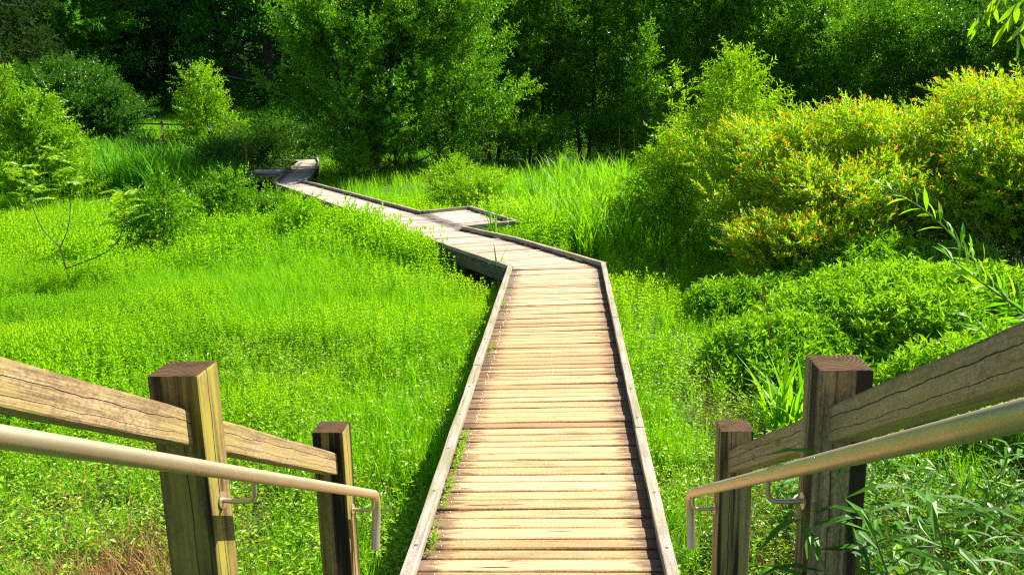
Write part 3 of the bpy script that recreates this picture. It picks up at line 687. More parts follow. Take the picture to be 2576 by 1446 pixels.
# ------------------------------------------------------------------ shrubs and trees
SP = {
    'alder': [spray(14, .55, .135, .062, 1.0, .25) for _ in range(4)],
    'willow': [spray(14, .45, .12, .034, 1.0, .3) for _ in range(4)],
    'bush': [spray(14, .34, .08, .03, 1.0, .2) for _ in range(4)],
    'orange': [spray(15, .28, .085, .03, .85, .05, tipn=2) for _ in range(4)],
    'mound': [spray(11, .2, .10, .036, 1.05, .25) for _ in range(4)],
    'forest': [spray(16, 1.0, .30, .15, 1.15, .3, flat=True, jit=.45) for _ in range(4)],
    'conif': [spray(14, .8, .26, .07, .9, .6) for _ in range(3)]}
def crown(kind, H, prof, z0, nl, per, spread=.5, limb_up=.6, seed=0, sc=1.0, twist=0., fill=.25, trunk_r=.1, stems=1, tipk=1.0, hue=0.0, lean=(0, 0), vis_limbs=True):
    """limbs leave the stem(s) all the way up; leafy sprays sit along each limb"""
    global rng; keep = rng; rng = np.random.default_rng(seed + 77)
    wood, fol = T(), T(); bases = []
    for s_ in range(stems):
        a = 6.28 * s_ / max(1, stems) + rng.uniform(0, 1); q = 0 if stems == 1 else rng.uniform(.1, .3) * prof(.3)
        top = np.array([lean[0] + (q * 2.2 * math.cos(a)), lean[1] + (q * 2.2 * math.sin(a)), H * (1 if s_ == 0 else rng.uniform(.75, .97))])
        pts = np.array([np.array([q * .4 * math.cos(a), q * .4 * math.sin(a), -.1]) * (1 - k) + top * k + np.array([math.sin(k * 5 + s_) * .03 * H, math.cos(k * 4 + s_) * .03 * H, 0]) * k * (1 - k) * 2 for k in np.linspace(0, 1, 8)])
        tube(wood, pts, np.linspace(trunk_r, trunk_r * .12, 8), 7); bases.append(pts)
    pos, dirs, hs = [], [], []
    for i in range(nl):
        s_ = (i + rng.random()) / nl; pts = bases[i % stems]; k = z0 + (1 - z0) * s_ ** .85
        zi = k * 7; j = min(6, int(zi)); st = pts[j] + (pts[j + 1] - pts[j]) * (zi - j)
        az = i * 2.39996 + rng.normal(0, .3); R_ = prof(k) * rng.uniform(.5, 1.3); el = limb_up + rng.normal(0, .12)
        d = np.array([math.cos(az), math.sin(az), 0]); up = math.tan(min(1.2, max(-.8, el))) * R_
        q = np.array([st + d * R_ * u + np.array([0, 0, up * (u * .55 + .45 * u * u)]) for u in np.linspace(0, 1, 5)]); q[:, 2] = np.minimum(q[:, 2], H * 1.06)
        if vis_limbs: tube(wood, q, np.linspace(max(.006, trunk_r * .32 * (1 - k * .7)), .003, 5), 4)
        n = max(2, int(per * (R_ / max(.05, prof(.35))) ** .8)); u = fill + (1.05 - fill) * rng.random(n) ** .7
        uu = np.clip(u, 0, 1) * 4; jj = np.minimum(3, uu.astype(int)); pp = q[jj] + (q[jj + 1] - q[jj]) * (uu - jj)[:, None]
        off = rng.normal(0, 1, (n, 3)) * (spread * R_ * .33 * (.35 + .65 * (1 - u))[:, None] + .05 * sc) * np.array([1, 1, .75]); pos.append(pp + off)
        hs.append(np.full(n, rng.normal(0, .16)))
        dirs.append(unit(d * .8 + np.array([0, 0, .55 + twist]) + off / (np.linalg.norm(off, axis=1, keepdims=True) + .01) * .75))
    top = bases[0][-1]; pos.append(top + rng.normal(0, .06 * sc, (5, 3)) - np.array([0, 0, .1])); dirs.append(unit(np.array([0, 0, 1.]) + rng.normal(0, .35, (5, 3)))); hs.append(np.zeros(5))
    pos = np.concatenate(pos); dirs = np.concatenate(dirs); hs = np.concatenate(hs); pos[:, 2] = np.maximum(pos[:, 2], .02)
    Mx = frames(dirs, rng.uniform(0, 6.28, len(pos)), sc * rng.uniform(.75, 1.2, len(pos))); tm = SP[kind]; wh = rng.integers(0, len(tm), len(pos))
    hu = np.clip(.45 + hue + .25 * (pos[:, 2] / H - .5) + hs + rng.normal(0, .1, len(pos)), 0, 1); hrel = np.clip((pos[:, 2] / H - .25) * 2, .15, 1) * tipk  # tone rises with height: some of the crown's self-shade is put into the colour
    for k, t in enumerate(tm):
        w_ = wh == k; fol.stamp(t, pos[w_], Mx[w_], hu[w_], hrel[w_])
    rng = keep
    return wood, fol
MC = {}
def tree(name, key, loc, label, cat, fmat, bmat, group=None, rot=0., scale=(1, 1, 1), gen=None, crown_name='crown', stem_name='trunk'):
    if key not in MC:
        wd, fo = gen(); MC[key] = (wd.mesh(stem_name, [bmat]), fo.mesh(crown_name, [fmat]))
    wm, fm = MC[key]; r = thing(name, loc, label, cat, group); r.rotation_euler = (0, 0, rot); r.scale = scale
    link(bpy.data.objects.new(stem_name, wm), r); link(bpy.data.objects.new(crown_name, fm), r)
    return r
def gz(x, y, d=-.03): return (x, y, float(height(x, y)) + d)
egg = lambda R_, lo=.35, hi=1.0: (lambda k: R_ * max(.08, math.sin(min(1, max(0, (k + .12) / (hi + .12))) ** .75 * math.pi) ** .7))
cone = lambda R_: (lambda k: R_ * (max(.06, (1 - k) ** .75) * (.7 + .3 * min(1, k * 5))))

# far forest: four kinds of crown, copied and turned
def f_round(seed, H, R_): return lambda: crown('forest', H, (lambda k: egg(R_)(k) * (1 if k > .3 else .75 + .8 * k)), .03, 72, 36, .5, .3, seed, 1.0, fill=.3, trunk_r=.28, twist=-.25)
def f_con(seed, H, R_): return lambda: crown('conif', H, cone(R_), .1, 95, 24, .4, -.15, seed, 1.1, fill=.15, trunk_r=.25)
F_G = 'tall forest trees behind the marsh'
FOREST = [  # x px, top-ish use, distance, kind, scale, label
    (20, 46, 'con', 1.05, 'tall dark conifer at the left edge of the picture, behind the bright alders'),
    (-150, 52, 'ra', 1.0, 'dark broadleaf tree cut by the left picture edge behind the conifer'),
    (120, 56, 'rb', 1.0, 'green broadleaf tree between the dark conifer and the small gap of sky'),
    (60, 64, 'rc', 1.1, 'tall broadleaf tree behind the dark conifer at the far left'),
    (265, 66, 'rc', .88, 'blue green tree just right of the small gap of sky'),
    (350, 84, 'ra', 1.25, 'distant pale green tree on the slope right of the sky gap'),
    (430, 74, 'lb', 1.3, 'lighter green spreading tree behind the slim bright sapling'),
    (560, 76, 'ra', 1.4, 'dark tree directly behind the lamp pole'),
    (330, 70, 'rb', .95, 'low dark rounded tree behind the left alder clump'),
    (690, 66, 'rb', 1.35, 'very dark broad tree left of the big central alders'),
    (800, 78, 'rc', 1.4, 'very dark tree whose crown shows above the end of the boardwalk'),
    (960, 76, 'ra', 1.4, 'dark forest tree behind the left half of the central alders'),
    (1120, 64, 'rb', 1.2, 'dark forest tree behind the right half of the central alders'),
    (1235, 54, 'rc', 1.05, 'blue green dark tree seen in the notch right of the central alders'),
    (1390, 60, 'ra', 1.2, 'dark forest tree behind the second alder from the notch'),
    (1540, 56, 'rb', 1.1, 'dark forest tree behind the pale topped bush'),
    (1700, 62, 'rc', 1.2, 'dark forest tree behind the bright willow top'),
    (1850, 56, 'ra', 1.1, 'dark forest tree behind the right hand alders'),
    (2010, 60, 'rb', 1.15, 'dark forest tree behind the last alder before the gap'),
    (2150, 50, 'rc', .9, 'dark blue green tree in the gap left of the pale right hand tree'),
    (2300, 58, 'ra', 1.1, 'dark forest tree behind the pale right hand tree'),
    (2460, 50, 'lb', .95, 'hazy mid green tree in the upper right corner'),
    (2640, 48, 'ra', 1.0, 'dark broadleaf tree cut by the right picture edge'),
    (2790, 44, 'rb', 1.0, 'broadleaf tree beyond the right picture edge')]
GEN = {'ra': (f_round(1, 15, 5.2), M_forest), 'rb': (f_round(2, 14, 5.6), M_forest), 'rc': (f_round(3, 17, 4.8), M_forest), 'lb': (f_round(4, 13.5, 5.4), M_forestb), 'con': (f_con(5, 17, 3.6), M_conif)}
for i, (px, Y, k, sc, lab) in enumerate(FOREST):
    p = aty(px, 280, Y); g, fm = GEN[k]
    tree('forest_tree' if k != 'con' else 'conifer', k, gz(p[0], Y, -.2), lab, 'tree', fm, M_bark, F_G, rot=i * 1.7, scale=(sc, sc, sc * (1 + .08 * math.sin(i * 3))), gen=g)

A_G = 'alders along the far side of the marsh'
def alder(key, px, Y, H, R_, lab, fm=M_alder, nl=68, per=50, stems=2, kind='alder', z0=.05, up=.7, name='alder_tree', group=A_G, prof=None, sc=1.0, tr=.09, hue=0., bark=M_bark, lean=(0, 0)):
    p = aty(px, 280, Y)
    return tree(name, key, gz(p[0], Y), lab, 'tree', fm, bark, group, gen=lambda: crown(kind, H, prof or egg(R_), z0, nl, per, .33, up, hash_(key), sc, fill=.2, trunk_r=tr, stems=stems, hue=hue, lean=lean))
def hash_(s_): return sum((i + 1) * ord(c) for i, c in enumerate(s_)) % 9973
alder('c1', 930, 28.9, 6.3, 2.2, 'big leafy alder overhanging the far bend of the boardwalk', nl=80, per=56)
alder('c2', 1015, 30.6, 8.8, 2.4, 'tallest sunlit alder in the middle of the central clump', nl=92, per=56, hue=.12)
alder('c3', 1120, 31.0, 8.6, 2.5, 'bright alder at the right of the central clump beside the dark notch', nl=80, per=56, hue=.16)
alder('c4', 1240, 36.5, 6.0, 2.0, 'shorter alder filling the bottom of the dark notch', nl=66, per=48, hue=.05)
alder('c5', 1345, 38, 8.6, 2.4, 'alder with bright top just right of the dark notch', nl=80, per=56, hue=.08)
alder('c6', 1475, 38.5, 9.5, 2.7, 'dark crowned alder left of the pale topped bush', nl=84, per=56, hue=-.2, fm=M_alder)
alder('c7', 1640, 38.5, 9.5, 2.7, 'deep green alder behind the pale topped bush', nl=84, per=56, hue=-.15, fm=M_alder)
alder('c8', 1790, 37, 9.0, 2.5, 'deep green alder rising behind the willow sapling', nl=84, per=56, hue=-.05, fm=M_alder)
alder('c9', 1925, 36, 8.2, 2.5, 'sunlit alder right of the willow sapling', nl=80, per=56, hue=.08)
alder('c10', 2050, 35, 6.0, 1.9, 'last and lower alder above the orange tipped shrubs', nl=68, per=50, hue=.02)
alder('c11', 1625, 32, 5.0, .6, 'slender pale topped young tree in front of the dark alders', nl=42, per=16, stems=1, hue=.1, fm=M_alder, prof=cone(.7))
alder('c12', 2235, 33, 5.8, 2.0, 'pale speckled tree behind the orange tipped shrubs', nl=68, per=50, hue=.1)
alder('c13', 2420, 31, 5.6, 2.3, 'soft mid green tree near the upper right corner', nl=72, per=50, hue=-.05, fm=M_deep)
alder('c14', 2590, 29, 6.0, 2.2, 'mid green tree cut by the right edge above the shrubs', nl=80, per=24, fm=M_deep)
# left hand group
alder('l1', 5, 27, 4.0, .9, 'bright alder with a pointed top at the left picture edge', fm=M_bright, nl=80, per=24, hue=.0, sc=.85, up=.35, stems=1, prof=cone(1.0))
alder('l2', 90, 22.5, 3.05, 1.35, 'low broad bright alder in front, by the left end of the reeds', fm=M_bright, nl=95, per=28, hue=.0, sc=.8, stems=1, up=.3, prof=cone(1.45))
alder('l3', 120, 38, 4.8, 1.7, 'mid green alder with a pointed top behind the bright left alders', fm=M_deep, nl=72, per=50, hue=.0, stems=3, z0=.2)
alder('l4', 195, 38, 4.4, 1.9, 'mid green alder in the middle of the left clump with bare thin stems', fm=M_deep, nl=72, per=50, hue=-.05, stems=3, z0=.2)
alder('l5', 270, 37.5, 3.5, 1.35, 'right hand tree of the dark left clump, ending beside the fence', fm=M_deep, nl=66, per=48, hue=-.12, stems=3, z0=.2)
alder('l6', 518, 32, 4.1, 1.0, 'slim bright pointed sapling standing alone among the reeds', fm=M_bright, nl=60, per=20, stems=1, hue=.12, prof=cone(1.3), name='sapling', group=None, sc=.9, tr=.05)

# bushes
def bush(key, loc, H, R_, lab, fm=M_deep, kind='bush', nl=45, per=14, hue=0., stems=3, name='bush', group=None, sc=1., up=.8, prof=None, z0=.05, tr=.02, bm=M_bark, cat='bush', tipk=1.0, lean=(0, 0), spread=.42):
    return tree(name, key, loc, lab, cat, fm, bm, group, crown_name='foliage', stem_name='stems', gen=lambda: crown(kind, H, prof or egg(R_), z0, nl, per, spread, up, hash_(key), sc, fill=.15, trunk_r=tr, stems=stems, hue=hue, tipk=tipk, lean=lean))
def atg(px, py):
    p = at(px, py, -.45); return gz(p[0], p[1])
bush('b1', atg(400, 655), 1.35, .45, 'dark green pointed bush in the meadow right of the forked sapling', fm=M_alder, hue=.05, prof=cone(.5), stems=2, sc=1.1)
bush('b2', atg(570, 600), 1.15, .5, 'dark green bush in the middle of the left meadow', fm=M_alder, hue=.05, prof=cone(.5), stems=2, sc=1.1)
bush('b3', atg(690, 585), .6, .4, 'small dark bush near the left edge of the boardwalk', hue=.1, fm=M_alder)
bush('b4', atg(610, 665), .7, .2, 'single thin upright leafy plant below the dark meadow bushes', nl=18, per=6, stems=1, fm=M_herb)
bush('b5', aty(655, 280, 31).tolist()[:0] or gz(aty(655, 280, 31)[0], 31), 1.9, 1.1, 'rounded dark green shrub left of the far boardwalk bend', fm=M_deep, sc=1.3, nl=60, per=18, hue=.15)
bush('b6', gz(aty(1130, 280, 21.5)[0], 21.5), 1.25, .45, 'glossy pointed bush behind the bench bay', fm=M_bright, sc=1.1, nl=45)
bush('b7', gz(aty(1190, 280, 20.2)[0], 20.2), .85, .7, 'yellowish rounded bush next to the bench bay kerb', fm=M_bright, hue=.15, nl=50)
bush('b8', gz(aty(875, 280, 27.5)[0], 27.5), 1.1, .5, 'leafy bush inside the far right bend of the boardwalk', fm=M_alder, sc=1.1, hue=.2)
bush('b9', gz(-5.2, 16.3), .75, .3, 'leafy weed leaning over the left edge of the second boardwalk section', fm=M_herb, nl=30, hue=.1)
bush('b10', gz(-6.5, 18.0), .5, .2, 'reddish tinged leafy weed beside the boardwalk further on', fm=M_herb, nl=26)
bush('b11', gz(aty(790, 280, 38)[0], 36.0), 1.6, 1.2, 'dark shrub at the foot of the alders behind the last boardwalk section', sc=1.4, nl=60, per=18)
bush('b12', gz(aty(960, 280, 33)[0], 32.6), 1.5, 1.3, 'low dark shrub under the central alders', sc=1.4, nl=60, per=18, hue=-.1)
bush('b13', gz(aty(1330, 280, 34)[0], 33.5), 1.6, 1.5, 'soft green shrub under the alder right of the dry plumes', sc=1.4, nl=60, per=18, fm=M_alder, hue=-.1)
bush('b14', gz(aty(1550, 280, 35)[0], 34.5), 1.6, 1.5, 'dark undergrowth shrub behind the right hand reeds', sc=1.4, nl=60, per=18)
bush('b16', gz(-11.35, 27.7), 1.35, .75, 'dark bush hiding the left end of the short boardwalk spur', sc=1.2, nl=45, per=16, hue=.1)
bush('b17', gz(-11.6, 30.6), 1.5, .8, 'dark bush standing behind the boardwalk spur, over the far pool', sc=1.2, nl=45, per=16, hue=.0)
bush('b15', gz(-15.2, 31.0), 1.5, .9, 'dark shrub beside the foot of the bright sapling', sc=1.2, nl=50, per=16)
bush('w1', gz(2.9, 15.6), 3.35, .95, 'tall bright willow sapling rising left of the orange tipped shrubs', fm=M_bright, kind='willow', nl=90, per=22, hue=.1, name='willow_shrub', stems=1, up=.32, sc=.8, tr=.035, cat='shrub', prof=cone(1.35), z0=.05)
bush('w2', gz(1.95, 16.2), 2.0, .7, 'lower bright willow shrub between the reeds and the tall willow sapling', fm=M_bright, kind='willow', nl=60, per=20, hue=.05, name='willow_shrub', stems=2, up=.35, sc=.8, tr=.02, cat='shrub', prof=cone(1.0))
bush('w3', gz(2.2, 18.0), 3.2, .3, 'single thin leafy shoot standing up left of the willow sapling', fm=M_bright, kind='willow', nl=22, per=7, hue=.05, name='willow_shoot', stems=1, sc=.8, cat='shrub', prof=cone(.35), z0=.3)
O_G = 'orange tipped shrubs on the right'
OS = [('o1', 3.9, 14.3, 2.05, 1.25, 'orange tipped shrub directly right of the willow sapling'),
      ('o2', 5.6, 13.8, 2.2, 1.5, 'orange tipped shrub in the middle of the yellow green mass'),
      ('o3', 7.3, 13.0, 2.4, 1.6, 'tall orange tipped shrub near the right edge'),
      ('o4', 8.0, 11.6, 2.45, 1.6, 'tallest orange tipped shrub cut by the right picture edge'),
      ('o5', 3.2, 11.5, .9, .6, 'small low orange tipped shrub above the left end of the leafy mound'),
      ('o6', 4.1, 12.2, 1.6, .9, 'stepped orange tipped shrub in front of the larger ones'),
      ('o7', 6.1, 11.4, 1.9, 1.1, 'shaded twiggy orange tipped shrub behind the arching shoot')]
for k, x_, y_, H, R_, lab in OS:
    bush(k, gz(x_, y_), H, R_, lab, fm=M_orange, kind='orange', nl=int(46 + 26 * R_), per=int(58 + 28 * R_), spread=.36, hue=.05, name='shrub', group=O_G, stems=5, sc=.95, tr=.02, bm=M_twig, cat='shrub', prof=(lambda R2: (lambda q: R2 * (.55 + .5 * math.sin(min(1, q + .15) * math.pi))))(R_), z0=.12, up=.7)
# dead twigs inside the shaded shrub
t = T(); o0 = np.array(gz(5.3, 10.8))
for i in range(60):
    a = rng.uniform(0, 6.28); p = np.array([rng.uniform(-1.1, 1.3), rng.normal(0, .3), 0]); q = [p]
    d = np.array([math.cos(a) * .6, math.sin(a) * .4, 1.]); 
    for k in range(6): d = unit(d + rng.normal(0, .35, 3) + np.array([0, 0, -.12 * k])); q.append(q[-1] + d * .26)
    tube(t, np.array(q), np.linspace(.009, .003, 7), 4)
tw = thing('dead_bush', o0, 'tangle of bare grey brown twigs under the orange tipped shrubs', 'bush'); t.obj('twigs', [M_twig], tw)

# leafy mound
def mound(key, x_, y_, rx, ry, H, n, lab, hue=0., sc=1.0):
    t = T(); a = rng.uniform(0, 6.28, n); q = np.sqrt(rng.random(n)); X = q * np.cos(a) * rx; Y = q * np.sin(a) * ry
    lum = n3(X * 1.6 + x_ * 3, Y * 1.6 + y_); Z = H * (1 - q ** 2) ** .6 * (.62 + .6 * lum) * rng.uniform(.82, 1.03, n) + .04
    d = np.stack([X / rx * .6, Y / ry * .6 - .15, np.ones(n) * .9], -1) + rng.normal(0, .28, (n, 3)); Mx = frames(d, rng.uniform(0, 6.28, n), rng.uniform(.7, 1.15, n) * sc)
    wh = rng.integers(0, 4, n); P = np.stack([X, Y, Z], -1); hu = np.clip(.5 + hue + .5 * (lum - .5) + rng.normal(0, .12, n), 0, 1)
    for k in range(4): w_ = wh == k; t.stamp(SP['mound'][k], P[w_], Mx[w_], hu[w_])
    s_ = T()
    for k in range(40): 
        a = rng.uniform(0, 6.28); r_ = rng.uniform(.2, .75); e = np.array([r_ * rx * math.cos(a), r_ * ry * math.sin(a), H * .55]); tube(s_, np.array([e * .1 * [1, 1, 0], e * .6, e]), [.012, .008, .004], 4)
    r = thing('mounding_shrub', gz(x_, y_), lab, 'shrub', 'leafy mounds right of the boardwalk'); t.obj('foliage', [M_mound], r); s_.obj('stems', [M_stem], r)
mound('m1', 3.55, 8.9, 1.55, 1.35, .85, 2600, 'large pale green leafy mound behind the right hand rail posts', .1)
mound('m2', 2.35, 8.3, .95, 1.0, .5, 1300, 'low left slope of the leafy mound reaching towards the boardwalk', .08)
mound('m3', 4.1, 10.6, 1.5, .9, .85, 1700, 'shaded back mound below the orange tipped shrubs', -.1)
mound('m4', 5.7, 9.6, 1.4, 1.2, .8, 1900, 'right hand mound cut by the picture edge', 0.)
mound('m5', 4.0, 7.0, 1.4, 1.0, .55, 1500, 'low leafy mound just above the right hand top rail', .02)
mound('m6', 2.3, 10.4, .8, .7, .42, 800, 'small shaded mound at the left foot of the back mound', -.15)

# iris clump behind the right railing
t = tuft(80, .8, .036, .3, .9, 5, .26); r = thing('iris_clump', gz(1.85, 6.9), 'clump of arching bright sword shaped leaves behind the shorter right post', 'plant'); t.obj('foliage', [M_bladeb], r)
t = tuft(20, .6, .02, .2, .5, 5, .12); r = thing('iris_clump', gz(-1.5, 15.35), 'tuft of long blades growing up through the bench bay corner', 'plant'); t.obj('foliage', [M_bladeb], r)
r.location = (-1.35, 15.15, 0.0)

# forked sumac saplings in the left meadow
def pinnate(t, base, d, Ln, n=9):
    d = unit(d); side = unit(np.cross(d, [0, 0, 1])); p = np.array(base, float)
    for i in range(n):
        s_ = (i + 1) / n; c = p + d * Ln * s_ + np.array([0, 0, -.25 * Ln * s_ * s_])
        for sg in (-1, 1): leaf(t, c, side * sg + d * .35 + np.array([0, 0, -.25]), [0, 0, 1] + rng.normal(0, .35, 3), .10 * (1.1 - .5 * s_), .042, rng.random(), droop=.15)
    tube(t, [p, p + d * Ln * .5 - [0, 0, .06 * Ln], p + d * Ln - [0, 0, .25 * Ln]], .004, 3)
def sumac(loc, tips, lab, trunk_h, nf=15, fl=.34, forks=None):
    r = thing('sumac_sapling', loc, lab, 'sapling'); w_, f_ = T(), T(); fk = np.array(trunk_h, float)
    tube(w_, smooth_path([[0, 0, -.05], fk * [.5, .5, .5] + [.03, 0, 0], fk], 1), [.02, .019, .018, .018, .018, .017], 6) if False else tube(w_, [[0, 0, -.05], fk * .5 + [.03, 0, 0], fk], [.015, .012, .011], 6)
    for j, tp in enumerate(tips):
        tp = np.array(tp, float); s0 = fk * (forks[j] if forks else 1.0); md = s0 + (tp - s0) * [.75, .75, .35]
        q = smooth_path([s0, md, tp], 2); tube(w_, q, np.linspace(.010, .005, len(q)), 6)
        for i in range(nf):
            a = i * 2.4 + j; pinnate(f_, tp + (s0 - tp) * max(0, rng.normal(-.02, .14)) + [rng.normal(0, .09), rng.normal(0, .09), .04 * i - .14], [math.cos(a), math.sin(a), rng.uniform(.1, .9)], fl * rng.uniform(.75, 1.1))
    w_.obj('stem', [M_bark], r); f_.obj('foliage', [M_sumac], r)
sumac(atg(175, 735), [(-.62, .3, 1.55), (.12, .2, 1.75), (1.05, 0, 1.15)], 'forked thin sapling with feathery leaves standing in the left meadow', (-.05, 0, .72), forks=[1, 1, .55])
sumac(gz(-6.9, 34.0), [(-.3, 0, 2.0), (.5, 0, 2.3), (0, -.3, 1.3)], 'feathery leaved sapling between the dry plumes under the central alders', (0, 0, .8), nf=7, fl=.7) if False else None
p = aty(1170, 330, 32.5); sumac(gz(p[0], 32.5), [(-.4, 0, 2.0), (.35, 0, 2.25), (.9, -.2, 1.35)], 'feathery leaved sapling between the dry plumes in front of the alders', (0, 0, .8), nf=8, fl=.75)

# dry reed plumes
def plume(px, Y, H, lx, lab, big=True):
    p = aty(px, 300, Y); r = thing('dry_reed', gz(p[0], Y), lab, 'reed', 'dry reeds with plumes'); s_, f_ = T(), T()
    q = smooth_path([[-lx, 0, 0], [-lx * .4, 0, H * .6], [0, 0, H]], 2); tube(s_, q, np.linspace(.016, .008, len(q)), 4); s_.obj('stem', [M_dry], r)
    for i in range(34):
        k = rng.random(); a = rng.uniform(0, 6.28); rr = .1 * math.sin(math.pi * (.15 + .8 * k))
        leaf(f_, [0, 0, H - .15 + .45 * k], [math.cos(a) * .5 + .1, math.sin(a) * .5, 1], [rng.normal(), rng.normal(), .2], .12, .016, rng.random(), droop=.3)
    f_.obj('plume', [M_plume], r)
plume(1098, 30.5, 1.75, -.5, 'dry reed with a tan plume left of the feathery sapling')
plume(1215, 30.0, 1.65, -.45, 'dry reed with a tan plume right of the feathery sapling')
plume(1026, 31.0, 1.2, .5, 'short leaning dry reed furthest left under the alders')
for px, Y, H, lab in ((410, 30, 1.75, 'dry plume standing in the left reed bed, left of a close pair'), (470, 31, 1.8, 'first plume of the close pair in the left reed bed'), (484, 31.4, 1.9, 'taller plume of the close pair in the left reed bed'),
                      (585, 30, 1.65, 'dry plume in the left reed bed below the fence'), (395, 27.5, 1.5, 'plume at the left front of the reed bed'), (612, 26.5, 1.2, 'low plume at the front of the reed bed'), (303, 27, 1.3, 'plume next to the low bright alder')):
    plume(px, Y, H, 0.05, lab)
# dry stalks
def stalk(loc, H, lab, n=1):
    r = thing('dry_stalk', loc, lab, 'stalk'); t = T()
    q = smooth_path([[.05, 0, 0], [.02, .02, H * .5], [-.03, 0, H]], 1); tube(t, q, np.linspace(.006, .003, len(q)), 5)
    for k in (.7, .78, .85, .93): tube(t, [q[-1] * k, q[-1] * k + [rng.normal(0, .06), 0, .09]], [.003, .002], 4)
    t.obj('stem', [M_dry], r)
p = at(1925, 870, .05); stalk((p[0], p[1], .0), .62, 'thin brown dry stalk sticking out of the leafy mound')
for px, Y, H, lab in ((1470, 24, 1.7, 'pale dry stalk left among the right hand reeds'), (1560, 25, 2.0, 'tall pale dry stalk in the middle of the right hand reeds'), (1597, 25.5, 1.9, 'pale dry stalk nearest the willow shrub')):
    stalk(gz(aty(px, 280, Y)[0], Y), H, lab)

# tall leafy shoots leaning in from the right
def shoot(pix, Y, base, lab, lf=.17, n=40):
    pts = [np.array(base)] + [aty(px, py, yy) for (px, py), yy in zip(pix, np.linspace(Y[0], Y[1], len(pix)))]; q = smooth_path(pts, 3); r = thing('arching_shoot', base, lab, 'plant', 'arching shoots on the right'); w_, f_ = T(), T(); o = np.array(base)
    tube(w_, q - o, np.linspace(.011, .003, len(q)), 6)
    cum = np.concatenate([[0], np.cumsum(np.linalg.norm(np.diff(q, axis=0), axis=1))]); 
    for i in range(n):
        s_ = cum[-1] * (.38 + .62 * (i + .5) / n); p = np.array([np.interp(s_, cum, q[:, k]) for k in range(3)]); j = min(len(q) - 2, np.searchsorted(cum, s_)); d = unit(q[j + 1] - q[j - 1])
        a = i * 2.5 + rng.normal(0, .4); sd_ = unit(np.cross(d, [0, 0, 1])); upv = np.cross(sd_, d); e = d * .75 + (sd_ * math.cos(a) + upv * math.sin(a)) * .8
        leaf(f_, p - o, e, upv + rng.normal(0, .4, 3), lf * rng.uniform(.7, 1.15), lf * .19, rng.random(), droop=.12, fold=.2, fine=True)
    w_.obj('stem', [M_stem], r); f_.obj('foliage', [M_bladeb], r)
shoot([(2600, 830), (2480, 690), (2350, 540), (2225, 468)], (5.3, 5.9), (3.75, 5.2, .1), 'long arching leafy shoot pointing up left in front of the twiggy shrub')
shoot([(2680, 900), (2600, 800), (2480, 720), (2390, 650)], (4.9, 5.2), (3.6, 4.8, .2), 'lower bushy shoot crossing the right picture edge', .2, 60)
shoot([(2620, 1050), (2560, 930), (2450, 800)], (5.2, 5.6), (3.7, 5.2, .0), 'short shoot just above the right hand top rail', .18, 40)
# bamboo leaves in front of the near right post
def sasa_plant(px, py, Y, lab, n=9, h=.9):
    p = aty(px, py, Y); b = (p[0] + .12, Y + .1, p[2] - h); r = thing('bamboo_grass_plant', b, lab, 'plant', 'bamboo grass shoots by the right post'); w_, f_ = T(), T()
    q = smooth_path([[0, 0, 0], [0, -.02, h * .6], [-.12, -.1, h]], 2); tube(w_, q, np.linspace(.004, .002, len(q)), 5)
    for i in range(n):
        k = int(len(q) * (.45 + .55 * i / n)); a = rng.uniform(0, 6.28); u = rng.uniform(-.1, .5)
        leaf(f_, q[min(k, len(q) - 1)], [math.cos(a) * math.cos(u), math.sin(a) * math.cos(u), math.sin(u)], [0, 0, 1], rng.uniform(.12, .2), rng.uniform(.016, .024), rng.random() * .5, droop=.3, fold=.2, fine=True)
    w_.obj('stem', [M_stem], r); f_.obj('foliage', [M_sasa], r)
sasa_plant(2090, 1140, 1.78, 'dark bamboo shoot whose leaves cross the near right post', 10, .8)
sasa_plant(2020, 1290, 1.80, 'low dark bamboo shoot fanning left of the near right post', 10, .7)
sasa_plant(2180, 1290, 1.75, 'bamboo shoot rising right of the near right post', 10, .7)
sasa_plant(2330, 1230, 1.9, 'tall bamboo shoot under the right handrail', 11, .7)

# branch hanging in at the upper right, with its tree beyond the frame
hb = thing('hanging_branch', aty(2700, -160, 3.8), 'drooping willow like branch with large bright leaves in the top right corner', 'branch'); w_, f_ = T(), T(); o = aty(2700, -160, 3.8)
for (ex, ey, yy) in ((2455, 50, 3.8), (2530, 60, 3.9), (2590, 20, 3.7), (2500, 10, 3.9), (2560, 90, 3.8)):
    e = aty(ex, ey, yy) - o; q = smooth_path([[0, 0, 0], e * .55 + [0, 0, .07], e], 2); tube(w_, q, np.linspace(.006, .002, len(q)), 5)
    for i in range(12):
        p = q[int((len(q) - 1) * (.25 + .75 * i / 11))]; leaf(f_, p, np.array([rng.normal(-.15, .35), rng.normal(0, .4), -.9]), [rng.normal(0, .5), -1, .2], rng.uniform(.075, .12), rng.uniform(.018, .026), rng.random(), droop=.1, fold=.15, fine=True)
w_.obj('stem', [M_twig], hb); f_.obj('foliage', [M_bright], hb)

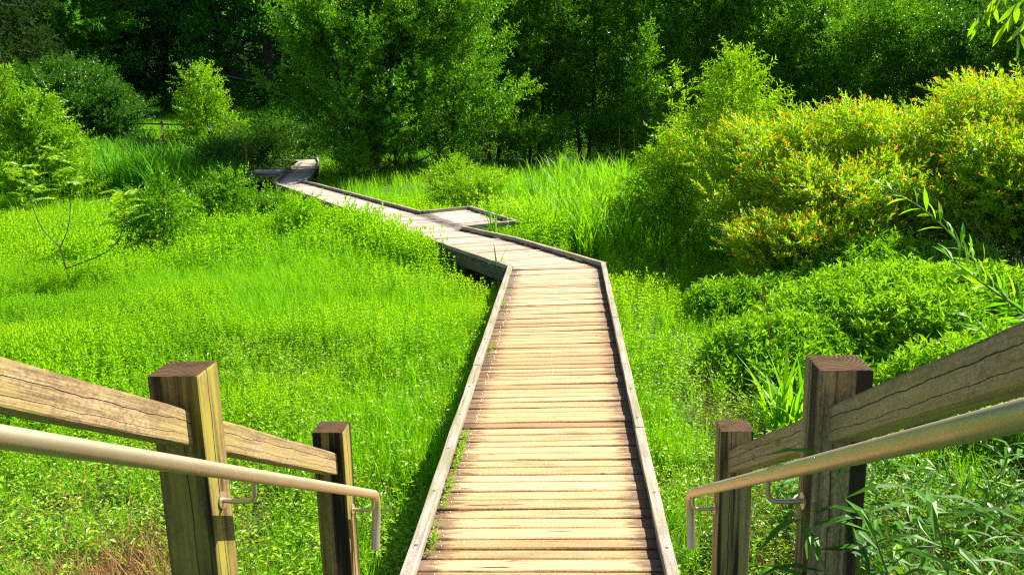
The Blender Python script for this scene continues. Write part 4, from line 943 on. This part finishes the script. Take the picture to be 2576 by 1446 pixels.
# ------------------------------------------------------------------ far fences, pole, wire
def fence(p0, p1, n, lab, h=1.0):
    p0 = np.array(gz(*p0, 0)); p1 = np.array(gz(*p1, 0)); r = thing('wooden_fence', p0, lab, 'fence', 'dark timber fences far behind the marsh')
    for i in range(n):
        q = p0 + (p1 - p0) * i / (n - 1); beam('post', (q[0], q[1], q[2] - .2), (q[0], q[1], q[2] + h), .16, .16, M_under, r, p0, .01)
    for z in (.45, .82): beam('rail', p0 + [0, -.1, z], p1 + [0, -.1, z], .1, .06, M_under, r, p0, .008)
fence((-25.5, 42.5), (-15.5, 42.5), 8, 'dark low rail fence behind the reed bed', 1.0)
fence((-24.5, 48.5), (-17, 48.0), 6, 'second dark rail fence higher up on the sunlit bank', 1.0)
fence((-15.0, 42.5), (-8, 42.5), 5, 'dark rail fence left of the far boardwalk end', 1.1)
fence((-2, 41), (10, 41), 8, 'grey rail fence half hidden behind the central alders', 1.1)
m, N, L, P = mat('pole_metal'); P.inputs['Base Color'].default_value = (.35, .42, .45, 1); P.inputs['Roughness'].default_value = .5; M_pole = m
m, N, L, P = mat('white_box_paint'); P.inputs['Base Color'].default_value = (.6, .66, .7, 1); P.inputs['Roughness'].default_value = .6; M_box = m
p = aty(527, 300, 45); g0 = np.array(gz(p[0], 45, 0)); tz = aty(527, 215, 45)[2]
pole = thing('lamp_pole', g0, 'thin grey lamp pole with a slanting arm behind the bright sapling', 'lamp pole')
t = T(); tube(t, [[0, 0, 0], [0, 0, tz - g0[2] + .2]], [.07, .05], 8); t.obj('pole', [M_pole], pole)
t = T(); tube(t, [[0, 0, tz - g0[2] - .25], [.42, 0, tz - g0[2] + .3]], [.05, .05], 8); t.obj('arm', [M_pole], pole)
beam('lamp_head', (.3, 0, tz - g0[2] + .15), (.62, 0, tz - g0[2] + .5), .07, .16, M_pole, pole)
p2 = aty(566, 300, 44); g2 = gz(p2[0], 44, 0); bz = aty(566, 300, 44)[2]
r = thing('utility_box', g2, 'small pale box on a post right of the lamp pole', 'box'); beam('post', (0, 0, 0), (0, 0, bz - g2[2]), .07, .07, M_pole, r); beam('cabinet', (0, 0, bz - g2[2] - .05), (0, 0, bz - g2[2] + .45), .2, .3, M_box, r, bevel=.02)
t = T(); a0 = aty(590, 195, 45); a1 = aty(760, 212, 45) ; q = np.array([a0 + (a1 - a0) * k - np.array([0, 0, .12 * math.sin(math.pi * k)]) for k in np.linspace(-.35, 1.4, 12)])
t.add([], []) if False else tube(t, q, .006, 4); o = t.obj('power_line', [M_pole]); o['label'] = 'thin wire crossing the dark trees right of the lamp pole'; o['category'] = 'wire'

t = tuft(5, .42, .03, .2, .5, 5, .03); r = thing('grass_tuft', (-.98, 11.75, -.1), 'few upright blades growing beside the inner corner of the walkway', 'plant'); t.obj('foliage', [M_bladeb], r)
# moss growing along the left kerb of the near boardwalk
ms = T(); x = []; y = []
for cy, n in ((4.15, 16), (4.7, 30), (5.2, 46), (5.45, 40), (7.6, 14), (9.4, 12)):
    x += list(-.735 + np.abs(rng.normal(0, .012, n))); y += list(cy + rng.normal(0, .1, n))
x = np.array(x); y = np.array(y); n = len(x); mt = creeper(16, .02, .035, .012, .009)
ms.stamp(mt, np.stack([x, y, np.full(n, .002)], -1), frames(np.tile([0, 0, 1.], (n, 1)), rng.uniform(0, 6.28, n), rng.uniform(.6, 1.3, n)), rng.random(n))
ms.obj('moss', [M_creep], kind='stuff', label='bright yellow green moss tufts along the inside of the left kerb', cat='moss')
print('OBJECTS', len(bpy.data.objects), 'TRIS', sum(len(o.data.polygons) for o in bpy.data.objects if o.type == 'MESH'))
